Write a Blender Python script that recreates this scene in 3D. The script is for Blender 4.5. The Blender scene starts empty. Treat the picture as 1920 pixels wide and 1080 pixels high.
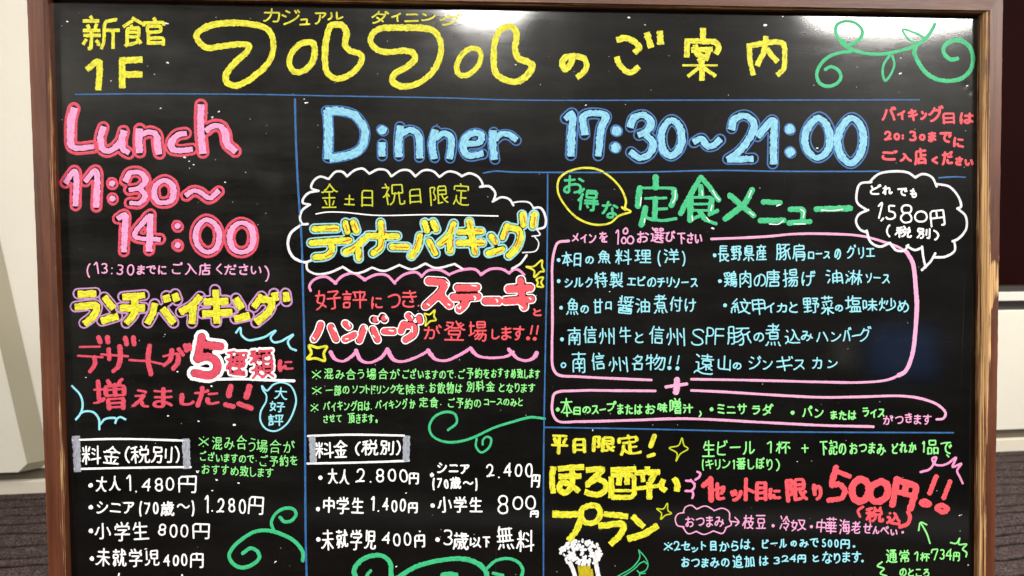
import bpy, math, random
import numpy as np
from mathutils import Vector, Matrix
random.seed(7)
sc = bpy.context.scene
C = sc.collection
R = math.radians

# ------------------------------------------------------------------ camera
F_PX = 1500.0                      # focal length in pixels of a 1920 px wide frame
PITCH, ROLL = R(10.0), 0.016
CAM = Vector((0.0, 0.0, 1.25))
fwd = Vector((0, math.cos(PITCH), -math.sin(PITCH)))
r0 = Vector((1, 0, 0)); u0 = r0.cross(fwd)
right = (r0 * math.cos(ROLL) + u0 * math.sin(ROLL)).normalized()
up = right.cross(fwd).normalized()
cam_d = bpy.data.cameras.new('camera'); cam = bpy.data.objects.new('camera', cam_d); C.objects.link(cam)
cam_d.sensor_width = 36; cam_d.lens = 36 * F_PX / 1920; cam_d.clip_start = 0.02; cam_d.clip_end = 60
cam.matrix_world = Matrix(((right.x, up.x, -fwd.x, CAM.x), (right.y, up.y, -fwd.y, CAM.y), (right.z, up.z, -fwd.z, CAM.z), (0, 0, 0, 1)))
cam_d.dof.use_dof = True; cam_d.dof.focus_distance = 0.9; cam_d.dof.aperture_fstop = 11
sc.camera = cam

# ------------------------------------------------------------------ world and lamps
W = bpy.data.worlds.new('World'); sc.world = W; W.use_nodes = True
W.node_tree.nodes['Background'].inputs[0].default_value = (1.0, 0.95, 0.88, 1)
W.node_tree.nodes['Background'].inputs[1].default_value = 0.35
sc.view_settings.view_transform = 'Standard'; sc.view_settings.look = 'None'
sc.view_settings.exposure = 0.42; sc.view_settings.gamma = 1.0
sc.cycles.max_bounces = 6; sc.cycles.transparent_max_bounces = 12
CEIL = 2.62
def lamp(name, loc, sx, sy, power, col=(1, 0.965, 0.91), shape='RECTANGLE', rot=(0, 0, 0)):
    d = bpy.data.lights.new(name, 'AREA'); d.shape = shape; d.size = sx
    if shape in ('RECTANGLE', 'ELLIPSE'): d.size_y = sy
    d.energy = power; d.color = col
    o = bpy.data.objects.new(name, d); o.location = loc; o.rotation_euler = rot; C.objects.link(o)
    return o
# the two ceiling lamps mirrored in the board, behind the photographer
LAMPS = [(-0.14, -1.42, 0.42, 0.66), (1.68, -1.44, 0.92, 0.62)]
for x, y, sx, sy in LAMPS: lamp('ceiling_or_fill_lamp', (x, y, CEIL - 0.03), sx, sy, 195 * sx * sy, shape='ELLIPSE')
for x, y, p in ((-1.5, -0.2, 26), (-1.2, 1.4, 22), (2.0, 0.4, 16), (2.5, 1.7, 68), (0.3, 1.3, 10)): lamp('ceiling_or_fill_lamp', (x, y, CEIL - 0.03), 0.6, 0.6, p, shape='ELLIPSE')  # added fill lights for the board and the wall behind it
for x, y, p in ((-3.3, -2.2, 75), (4.6, -2.2, 75)):      # added fill lights to brighten the ceiling, clear of the board's mirrored view
    d = bpy.data.lights.new('ceiling_fill', 'POINT'); d.energy = p; d.color = (1, 0.95, 0.86); d.shadow_soft_size = 0.15
    o = bpy.data.objects.new('ceiling_fill', d); o.location = (x, y, 2.05); C.objects.link(o)

# ------------------------------------------------------------------ the plane of the board
LEAN = R(8.0)
BU = Vector((1, 0, 0)); BV = Vector((0, math.sin(LEAN), math.cos(LEAN))); BN = Vector((0, -math.cos(LEAN), math.sin(LEAN)))
P0 = CAM + fwd * 0.9
BO = P0 - BV * (P0.z / BV.z)                  # foot of the plane on the floor
def ray(px, py): return (fwd * F_PX + right * (px - 960) - up * (py - 540)).normalized()
def onboard(px, py, h=0.0):
    """point of the board's plane (raised by h) in the board's own axes: x right, y back, z up"""
    d = ray(px, py); t = ((BO - CAM).dot(BN) + h) / d.dot(BN)
    q = CAM + d * t - BO
    return (q.dot(BU), -h, q.dot(BV))
H_A = None
# the same mapping as a 3x3 projective matrix, for many points at once
def board_matrix():
    M = np.array([[*(right)], [*(up * -1)], [*(fwd * F_PX)]]).T      # direction = M @ (px-960, py-540, 1)
    T = np.array([[1, 0, -960], [0, 1, -540], [0, 0, 1.]])
    return M @ T
_BM = board_matrix(); _bn = np.array(BN); _bu = np.array(BU); _bv = np.array(BV); _co = np.array(CAM - BO)
def onboard_many(P, h):
    P = np.asarray(P, float); D = np.c_[P, np.ones(len(P))] @ _BM.T
    t = (float((BO - CAM).dot(BN)) + h) / (D @ _bn)
    Q = D * t[:, None] + _co
    return np.c_[Q @ _bu, -h * np.ones(len(P)) if np.isscalar(h) else -h, Q @ _bv]

# ------------------------------------------------------------------ materials
def nt(name):
    m = bpy.data.materials.new(name); m.use_nodes = True; t = m.node_tree
    return m, t, t.nodes['Principled BSDF']
def N(t, ty, **kw):
    n = t.nodes.new(ty)
    for k, v in kw.items():
        if k.startswith('i_'): n.inputs[k[2:].replace('_', ' ')].default_value = v
        else: setattr(n, k, v)
    return n
def ramp(t, src, stops):
    n = N(t, 'ShaderNodeValToRGB'); cr = n.color_ramp
    while len(cr.elements) < len(stops): cr.elements.new(0.5)
    for e, (p, c) in zip(cr.elements, stops):
        e.position = p; e.color = (*c, 1) if isinstance(c, tuple) else (c, c, c, 1)
    t.links.new(src, n.inputs[0]); return n.outputs[0]
def mapping(t, coord, scale, out='UV'):
    tc = N(t, 'ShaderNodeTexCoord'); mp = N(t, 'ShaderNodeMapping'); mp.inputs['Scale'].default_value = scale
    t.links.new(tc.outputs[out], mp.inputs[0]); return mp.outputs[0]
def noise(t, vec, scale, detail=3, rough=0.6):
    n = N(t, 'ShaderNodeTexNoise'); n.inputs['Scale'].default_value = scale
    n.inputs['Detail'].default_value = detail; n.inputs['Roughness'].default_value = rough
    t.links.new(vec, n.inputs['Vector']); return n.outputs[0]
def mixc(t, f, a, b, mode='MIX'):
    n = N(t, 'ShaderNodeMix', data_type='RGBA', blend_type=mode)
    for s, v in ((n.inputs[0], f), (n.inputs[6], a), (n.inputs[7], b)):
        if isinstance(v, (int, float)): s.default_value = v
        elif isinstance(v, tuple): s.default_value = (*v, 1)
        else: t.links.new(v, s)
    return n.outputs[2]
def math_(t, op, a, b=0.0, clamp=False):
    n = N(t, 'ShaderNodeMath', operation=op, use_clamp=clamp)
    for s, v in ((n.inputs[0], a), (n.inputs[1], b)):
        if isinstance(v, (int, float)): s.default_value = v
        else: t.links.new(v, s)
    return n.outputs[0]
def srgb(r, g, b, k=1.0):
    f = lambda c: ((c / 255 + 0.055) / 1.055) ** 2.4 if c > 10 else c / 255 / 12.92
    return (f(r) * k, f(g) * k, f(b) * k)
def paint(name, col, cover=1.0, streak=0.25, thin=0.0):
    streak *= 1.35
    col = tuple(x * (0.95 if min(col) > 0.7 else 0.84 if name == 'yellow_paint' else 0.78) for x in col)
    """paint-marker ink: streaks along the stroke, thin places where the board shows through"""
    m, t, b = nt(name)
    uv = mapping(t, 'UV', (1, 1, 1))
    a = noise(t, mapping(t, 'UV', (9, 0.06, 1)), 1.0, 3, 0.65)      # streaks: u across the stroke, v along in pixels
    c = noise(t, mapping(t, 'UV', (2.0, 0.10, 1)), 1.0, 2)
    s = math_(t, 'ADD', math_(t, 'MULTIPLY', a, 0.65), math_(t, 'MULTIPLY', c, 0.35))
    f = ramp(t, s, [(0.40, 1.0), (0.54, 0.0)])
    dark = tuple(x * (1 - streak) * 0.93 for x in col)
    t.links.new(mixc(t, f, col, dark), b.inputs['Base Color'])
    b.inputs['Roughness'].default_value = 0.5
    b.inputs['Specular IOR Level'].default_value = 0.3
    fine = noise(t, mapping(t, 'Object', (1, 1, 1), 'Object'), 900.0, 2)
    e = math_(t, 'ADD', math_(t, 'MULTIPLY', a, 0.6), math_(t, 'MULTIPLY', fine, 0.4))
    lo = 0.30 - 0.1 * cover + thin * 0.3
    al = ramp(t, e, [(max(0.0, lo - 0.05), max(0.0, 1 - thin * 1.2) * 0.25), (lo + 0.05 + thin * 0.12, cover)])
    t.links.new(al, b.inputs['Alpha'])
    return m
PAL = {
 'yel': paint('yellow_paint', srgb(240, 236, 56, 0.97), 1, 0.36, 0.1),
 'ygr': paint('thin_yellow_paint', srgb(214, 222, 40, 0.9), 1, 0.1),
 'byl': paint('beer_yellow_paint', srgb(225, 205, 40, 0.8), 1, 0.3, 0.3),
 'grn': paint('green_paint', srgb(66, 206, 140, 0.95), 1, 0.2),
 'lgr': paint('light_green_paint', srgb(150, 250, 145, 0.97), 1, 0.08),
 'pnk': paint('pink_paint', srgb(255, 172, 220, 0.98), 1, 0.22, 0.14),
 'pkb': paint('pink_band_paint', srgb(250, 158, 210, 0.97), 1, 0.08),
 'pkf': paint('pale_pink_paint', srgb(253, 182, 222, 0.97), 0.98, 0.12, 0.05),
 'pkl': paint('thin_pink_paint', srgb(252, 175, 222, 0.97), 1, 0.1),
 'rose': paint('rose_red_paint', srgb(238, 84, 108, 0.92), 1, 0.22, 0.1),
 'cor': paint('coral_red_paint', srgb(255, 92, 104, 0.95), 1, 0.12),
 'rac': paint('orange_red_paint', srgb(232, 92, 45, 0.9), 1, 0.1),
 'mauve': paint('mauve_paint', srgb(205, 150, 208, 0.95), 1, 0.12),
 'pbl': paint('pale_blue_paint', srgb(160, 225, 238, 0.95), 1, 0.12),
 'sky': paint('sky_blue_paint', srgb(150, 222, 252, 0.97), 1, 0.3, 0.14),
 'cyn': paint('pale_cyan_paint', srgb(158, 238, 255, 0.97), 1, 0.08),
 'blu': paint('blue_paint', srgb(60, 130, 205, 0.8), 0.92, 0.3, 0.16),
 'dbl': paint('dark_blue_paint', srgb(62, 118, 190, 0.9), 1, 0.15),
 'wht': paint('white_paint', srgb(250, 250, 252, 0.97), 1, 0.06),
 'wch': paint('chalky_white_paint', srgb(236, 238, 244, 0.95), 0.96, 0.22, 0.08),
 'smg': paint('smudged_grey_paint', srgb(205, 212, 228, 0.8), 0.85, 0.3, 0.3),
 'foam': paint('foam_white_paint', srgb(236, 238, 242, 0.95), 0.95, 0.3, 0.1),
}
def wood(name, worn):
    m, t, b = nt(name)
    g = noise(t, mapping(t, 'UV', (420, 5, 1)), 1.0, 4, 0.65)
    g1 = noise(t, mapping(t, 'UV', (1400, 14, 1)), 1.0, 2, 0.6)
    g2 = noise(t, mapping(t, 'UV', (60, 9, 1)), 1.0, 3)
    base = mixc(t, ramp(t, g, [(0.3, 0.0), (0.7, 1.0)]), srgb(62, 30, 16), srgb(98, 52, 31))
    base = mixc(t, ramp(t, g1, [(0.45, 0.0), (0.8, 0.45)]), base, srgb(50, 26, 15))
    base = mixc(t, ramp(t, g2, [(0.4, 0.0), (0.75, 0.5)]), base, srgb(112, 68, 46))
    # varnish rubbed off along the grain: amount given per vertex (attribute wear)
    at = N(t, 'ShaderNodeAttribute', attribute_name='wear')
    s1 = noise(t, mapping(t, 'UV', (900, 7, 1)), 1.0, 3, 0.7)
    s2 = noise(t, mapping(t, 'UV', (120, 30, 1)), 1.0, 4, 0.75)
    s = math_(t, 'ADD', math_(t, 'MULTIPLY', s1, 0.78), math_(t, 'MULTIPLY', s2, 0.22))
    w = ramp(t, math_(t, 'ADD', s, at.outputs['Fac']), [(0.86, 0.0), (0.94, 1.0)])
    tan = mixc(t, ramp(t, s1, [(0.35, 0.0), (0.65, 1.0)]), srgb(120, 82, 42), srgb(214, 172, 118))
    t.links.new(mixc(t, w, base, tan), b.inputs['Base Color'])
    t.links.new(ramp(t, w, [(0.0, 0.38), (1.0, 0.75)]), b.inputs['Roughness']); b.inputs['Specular IOR Level'].default_value = 0.36
    bp = N(t, 'ShaderNodeBump', i_Strength=0.35, i_Distance=0.0006); t.links.new(s, bp.inputs['Height'])
    t.links.new(bp.outputs[0], b.inputs['Normal'])
    return m
M_WOOD = wood('brown_varnished_wood', 0)

def board_material():
    m, t, b = nt('glossy_black_board')
    ob = mapping(t, 'Object', (1, 1, 1), 'Object')
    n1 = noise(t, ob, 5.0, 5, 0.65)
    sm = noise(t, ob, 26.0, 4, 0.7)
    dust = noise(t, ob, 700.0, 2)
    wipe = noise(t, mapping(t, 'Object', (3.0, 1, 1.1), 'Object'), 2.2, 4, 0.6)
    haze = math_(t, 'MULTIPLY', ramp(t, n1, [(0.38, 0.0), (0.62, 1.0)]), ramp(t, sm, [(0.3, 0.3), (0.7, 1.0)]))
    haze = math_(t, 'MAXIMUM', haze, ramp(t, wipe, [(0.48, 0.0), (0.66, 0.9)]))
    # smears of wiped-off paint; the rise towards top and left paints in cloudy reflections
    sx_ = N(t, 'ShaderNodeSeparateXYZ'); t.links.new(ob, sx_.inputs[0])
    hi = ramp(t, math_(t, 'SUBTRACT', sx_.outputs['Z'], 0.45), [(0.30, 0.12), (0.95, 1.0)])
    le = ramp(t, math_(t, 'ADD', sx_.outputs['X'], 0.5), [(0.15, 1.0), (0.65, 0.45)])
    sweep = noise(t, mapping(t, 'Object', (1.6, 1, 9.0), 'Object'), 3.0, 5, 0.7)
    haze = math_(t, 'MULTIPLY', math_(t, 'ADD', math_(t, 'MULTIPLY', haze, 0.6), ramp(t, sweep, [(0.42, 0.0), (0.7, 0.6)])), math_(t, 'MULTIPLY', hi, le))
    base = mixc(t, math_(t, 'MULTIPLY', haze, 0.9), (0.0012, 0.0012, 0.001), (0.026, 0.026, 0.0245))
    # long thin vertical wipe scratches
    sx = noise(t, mapping(t, 'Object', (420, 1, 2.2), 'Object'), 1.0, 2)
    sx2 = noise(t, mapping(t, 'Object', (9, 1, 5), 'Object'), 1.0, 2)
    scr = math_(t, 'MULTIPLY', ramp(t, sx, [(0.70, 0.0), (0.76, 1.0)]), ramp(t, sx2, [(0.5, 0.0), (0.68, 1.0)]))
    base = mixc(t, math_(t, 'MULTIPLY', scr, 0.5), base, (0.12, 0.11, 0.10))
    # pin-head specks of dried paint
    v = N(t, 'ShaderNodeTexVoronoi', feature='F1'); v.inputs['Scale'].default_value = 105.0; t.links.new(ob, v.inputs['Vector'])
    dot = math_(t, 'LESS_THAN', v.outputs['Distance'], 0.06)
    sep = N(t, 'ShaderNodeSeparateColor'); t.links.new(v.outputs['Color'], sep.inputs[0])
    pick = math_(t, 'GREATER_THAN', sep.outputs[0], 0.86)
    spk = math_(t, 'MULTIPLY', dot, pick)
    base = mixc(t, math_(t, 'MULTIPLY', spk, 0.7), base, (0.42, 0.40, 0.36))
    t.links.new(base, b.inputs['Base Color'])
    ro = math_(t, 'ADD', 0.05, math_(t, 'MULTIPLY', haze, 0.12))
    b.inputs['Coat Weight'].default_value = 0.16; b.inputs['Coat Roughness'].default_value = 0.30
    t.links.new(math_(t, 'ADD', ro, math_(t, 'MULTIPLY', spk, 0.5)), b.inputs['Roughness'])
    b.inputs['Specular IOR Level'].default_value = 0.42
    # slow waves of the sheet
    wv = noise(t, mapping(t, 'Object', (1, 1, 1), 'Object'), 2.2, 1)
    bp = N(t, 'ShaderNodeBump', i_Strength=1.0, i_Distance=0.0034); t.links.new(wv, bp.inputs['Height'])
    fb = N(t, 'ShaderNodeBump', i_Strength=0.05, i_Distance=0.0003); t.links.new(dust, fb.inputs['Height'])
    t.links.new(bp.outputs[0], fb.inputs['Normal'])
    t.links.new(fb.outputs[0], b.inputs['Normal'])
    return m
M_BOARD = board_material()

def plain(name, c1, c2, scale, rough=0.6, bump=0.0, spec=0.4):
    m, t, b = nt(name)
    ob = mapping(t, 'Object', (1, 1, 1), 'Object')
    n = noise(t, ob, scale, 4, 0.6)
    t.links.new(mixc(t, n, c1, c2), b.inputs['Base Color'])
    b.inputs['Roughness'].default_value = rough; b.inputs['Specular IOR Level'].default_value = spec
    if bump:
        bp = N(t, 'ShaderNodeBump', i_Strength=bump, i_Distance=0.002); t.links.new(noise(t, ob, scale * 12, 2), bp.inputs['Height'])
        t.links.new(bp.outputs[0], b.inputs['Normal'])
    return m

# ------------------------------------------------------------------ object helpers
def mesh(name, verts, faces, mat=None, parent=None, uvs=None, smooth=False, attr=None):
    me = bpy.data.meshes.new(name); me.from_pydata([tuple(v) for v in verts], [], faces)
    if uvs is not None:
        uvs = np.asarray(uvs, float)
        l = me.uv_layers.new(name='UVMap')
        idx = np.empty(len(me.loops), dtype=np.int64); me.loops.foreach_get('vertex_index', idx)
        l.data.foreach_set('uv', uvs[idx].ravel())
    if attr is not None:
        a = me.attributes.new('wear', 'FLOAT', 'POINT'); a.data.foreach_set('value', np.asarray(attr, float))
    if smooth: me.polygons.foreach_set('use_smooth', [True] * len(me.polygons))
    if mat: me.materials.append(mat)
    me.update()
    o = bpy.data.objects.new(name, me); C.objects.link(o)
    if parent: o.parent = parent
    return o
def empty(name, loc, parent=None):
    o = bpy.data.objects.new(name, None); C.objects.link(o); o.location = loc; o.empty_display_size = 0.1
    if parent: o.parent = parent
    return o
def tag(o, label=None, cat=None, group=None, kind=None):
    for k, v in (('label', label), ('category', cat), ('group', group), ('kind', kind)):
        if v: o[k] = v
    return o
def boxmesh(name, a, b, mat, parent=None, bevel=0.0):
    (x0, y0, z0), (x1, y1, z1) = a, b
    v = [(x, y, z) for z in (z0, z1) for y in (y0, y1) for x in (x0, x1)]
    f = [(0, 2, 3, 1), (4, 5, 7, 6), (0, 1, 5, 4), (2, 6, 7, 3), (0, 4, 6, 2), (1, 3, 7, 5)]
    o = mesh(name, v, f, mat, parent)
    if bevel:
        m = o.modifiers.new('bevel', 'BEVEL'); m.width = bevel; m.segments = 3
    return o

# ------------------------------------------------------------------ brush strokes
rng = np.random.default_rng(11)
def catmull(P, closed=False, n=8):
    P = np.asarray(P, float)
    if len(P) < 3 and not closed: return P
    if closed: Q = np.vstack([P[-1], P, P[0], P[1]])
    else: Q = np.vstack([2 * P[0] - P[1], P, 2 * P[-1] - P[-2]])
    out = []
    for i in range(1, len(Q) - 2):
        p0, p1, p2, p3 = Q[i - 1:i + 3]
        a = [0]
        for s, e in ((p0, p1), (p1, p2), (p2, p3)): a.append(a[-1] + max(1e-3, np.hypot(*(e - s)) ** 0.5))
        t0, t1, t2, t3 = a
        for t in np.linspace(t1, t2, n, endpoint=False):
            A1 = (t1 - t) / (t1 - t0) * p0 + (t - t0) / (t1 - t0) * p1
            A2 = (t2 - t) / (t2 - t1) * p1 + (t - t1) / (t2 - t1) * p2
            A3 = (t3 - t) / (t3 - t2) * p2 + (t - t2) / (t3 - t2) * p3
            B1 = (t2 - t) / (t2 - t0) * A1 + (t - t0) / (t2 - t0) * A2
            B2 = (t3 - t) / (t3 - t1) * A2 + (t - t1) / (t3 - t1) * A3
            out.append((t2 - t) / (t2 - t1) * B1 + (t - t1) / (t2 - t1) * B2)
    out.append(Q[-2]); return np.array(out)
def chaikin(P, k=0.14):
    P = np.asarray(P, float)
    if len(P) < 3: return P
    closed = np.hypot(*(P[0] - P[-1])) < 1e-6
    o = [] if closed else [P[0]]
    for a, b in zip(P[:-1], P[1:]): o += [a + (b - a) * k, b - (b - a) * k]
    if closed: o.append(o[0])
    else: o[1:2] = []; o[-1] = P[-1]
    return np.array(o)
def resample(P, step):
    P = np.asarray(P, float); d = np.hypot(*np.diff(P, axis=0).T); s = np.r_[0, np.cumsum(d)]
    L = s[-1]
    if L < 1e-6: return P[:1], 0.0
    n = max(2, int(L / step) + 2); t = np.linspace(0, L, n)
    return np.c_[np.interp(t, s, P[:, 0]), np.interp(t, s, P[:, 1])], L
class Ink:
    def __init__(s): s.v = []; s.f = []; s.uv = []; s.n = 0; s.k = 0; s.lines = []
    def stroke(s, P, w, z=0.00003, cap='round', nib=None, rag=0.05, dome=0.00011):
        s.lines.append(np.asarray(P, float))
        P, L = resample(P, max(1.1, w * 0.22))
        hw = w / 2; s.k += 1
        if L < w * 0.55: return s.dot(P.mean(0), hw * 1.02, z)
        T = np.gradient(P, axis=0); T /= np.maximum(1e-6, np.hypot(*T.T))[:, None]
        W = np.full(len(P), hw)
        if nib: W = np.sqrt((hw * np.abs(T[:, 1])) ** 2 + (nib / 2 * np.abs(T[:, 0])) ** 2)
        # slow pressure change
        ph = rng.uniform(0, 6.28, 3); q = np.linspace(0, 1, len(P)) * L
        W = W * (1 + 0.05 * np.sin(q / (6 * hw + 6) + ph[0]) + 0.03 * np.sin(q / (2.3 * hw + 3) + ph[1]))
        if len(W) > 4: W = np.convolve(np.r_[W[0], W[0], W, W[-1], W[-1]], np.ones(5) / 5, 'valid')
        closed = np.hypot(*(P[0] - P[-1])) < w * 0.4 and L > 4 * w
        if cap == 'round':
            e0 = [(P[0] - T[0] * W[0] * a, W[0] * b) for a, b in ((0.96, 0.25), (0.75, 0.66), (0.4, 0.92))]
            e1 = [(P[-1] + T[-1] * W[-1] * a, W[-1] * b) for a, b in ((0.4, 0.92), (0.75, 0.66), (0.96, 0.25))]
        else:
            r = rng.uniform(-0.25, 0.25, 2) * W[0]
            e0 = [(P[0] - T[0] * (W[0] * 0.30), W[0] * 0.86), (P[0] - T[0] * W[0] * 0.2, W[0] * 0.98)]
            e1 = [(P[-1] + T[-1] * W[-1] * 0.2, W[-1] * 0.98), (P[-1] + T[-1] * (W[-1] * 0.30), W[-1] * 0.86)]
        PP = np.array([e[0] for e in e0] + list(P) + [e[0] for e in e1])
        WW = np.array([e[1] for e in e0] + list(W) + [e[1] for e in e1])
        TT = np.vstack([T[:1]] * len(e0) + [T] + [T[-1:]] * len(e1))
        NN = np.c_[-TT[:, 1], TT[:, 0]]
        m = len(PP)
        jl, jr = (1 + rng.normal(0, rag, m)), (1 + rng.normal(0, rag, m))
        vv = np.r_[0, np.cumsum(np.hypot(*np.diff(PP, axis=0).T))] + rng.uniform(0, 900)
        cols = ((-1, 0.0), (-0.62, 0.75), (0, 1.0), (0.62, 0.75), (1, 0.0)) if w > 5 else ((-1, 0.0), (0, 1.0), (1, 0.0))
        u0_ = rng.uniform(0, 50)
        hh = min(dome, w * 0.00003)
        zz = z + rng.uniform(0, 0.00002)
        lift = np.linspace(0, 0.00003, m)
        base = s.n; nc = len(cols)
        for c, h in cols:
            j = jl if c < 0 else jr
            s.v.append((PP + NN * (WW * c * (j if abs(c) == 1 else 1))[:, None], zz + hh * h * np.minimum(1, WW / hw) + lift))
            s.uv.append(np.c_[np.full(m, u0_ + (c + 1) / 2 * w / 8), vv])
        for a in range(nc - 1):
            for i in range(m - 1):
                s.f.append((base + a * m + i, base + (a + 1) * m + i, base + (a + 1) * m + i + 1, base + a * m + i + 1))
        s.n += nc * m
    def dot(s, p, r, z=0.00003):
        n = 14; a = np.linspace(0, 2 * np.pi, n, endpoint=False)
        rr = r * (1 + rng.normal(0, 0.07, n))
        base = s.n
        s.v.append((np.vstack([np.c_[p[0] + rr * np.cos(a), p[1] + rr * np.sin(a)], [p]]), np.r_[np.full(n, z), z + 0.0001]))
        u = rng.uniform(0, 50); s.uv.append(np.vstack([np.c_[u + np.cos(a) * r / 8, u + np.sin(a) * r], [[u, u]]]))
        for i in range(n): s.f.append((base + (i + 1) % n, base + i, base + n))
        s.n += n + 1
        s.lines.append(np.array([p, p], float))
    def build(s, name, mat, parent, label=None):
        P = np.vstack([a for a, b in s.v]); h = np.concatenate([np.broadcast_to(b, len(a)) for a, b in s.v])
        V = onboard_many(P, h)
        o = mesh(name, V, s.f, mat, parent, np.vstack(s.uv), smooth=True)
        if label: o['label'] = label
        return o

def contour(lines, d):
    """closed curves at distance d round a set of polylines (the pen drawn round a letter)"""
    A = np.vstack([l[:-1] for l in lines]); B = np.vstack([l[1:] for l in lines])
    g = 1.6; lo = np.minimum(A.min(0), B.min(0)) - d - 4; hi = np.maximum(A.max(0), B.max(0)) + d + 4
    xs = np.arange(lo[0], hi[0], g); ys = np.arange(lo[1], hi[1], g)
    X, Y = np.meshgrid(xs, ys); D = np.full(X.shape, 1e9)
    for a, b in zip(A, B):
        ab = b - a; L = ab @ ab
        t = np.clip(((X - a[0]) * ab[0] + (Y - a[1]) * ab[1]) / L, 0, 1) if L > 1e-9 else 0
        D = np.minimum(D, np.hypot(X - a[0] - t * ab[0], Y - a[1] - t * ab[1]))
    S = D - d
    seg = {}
    def pt(i, j, k, l):
        a, b = S[i, j], S[k, l]; t = a / (a - b)
        return (xs[j] + (xs[l] - xs[j]) * t, ys[i] + (ys[k] - ys[i]) * t)
    I, J = np.nonzero((np.minimum(np.minimum(S[:-1, :-1], S[1:, :-1]), np.minimum(S[:-1, 1:], S[1:, 1:])) < 0) & (np.maximum(np.maximum(S[:-1, :-1], S[1:, :-1]), np.maximum(S[:-1, 1:], S[1:, 1:])) >= 0))
    pos = {}; adj = {}
    for i, j in zip(I, J):
        cs = [(i, j), (i, j + 1), (i + 1, j + 1), (i + 1, j)]; cr = []
        for a in range(4):
            p, q = cs[a], cs[(a + 1) % 4]
            if (S[p] < 0) != (S[q] < 0):
                key = (min(p, q), max(p, q)); pos[key] = pt(*key[0], *key[1]); cr.append(key)
        for a in range(0, len(cr) - 1, 2):
            adj.setdefault(cr[a], []).append(cr[a + 1]); adj.setdefault(cr[a + 1], []).append(cr[a])
    out = []; seen = set()
    for k in adj:
        if k in seen: continue
        path = [k]; seen.add(k); cur = k
        while True:
            nx = [q for q in adj[cur] if q not in seen]
            if not nx: break
            cur = nx[0]; seen.add(cur); path.append(cur)
        if len(path) < 7: continue
        P = np.array([pos[q] for q in path] + [pos[path[0]]])
        for _ in range(2):
            Q = P.copy(); Q[1:-1] = (P[:-2] + 2 * P[1:-1] + P[2:]) / 4; P = Q
        out.append(P)
    return out

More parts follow.
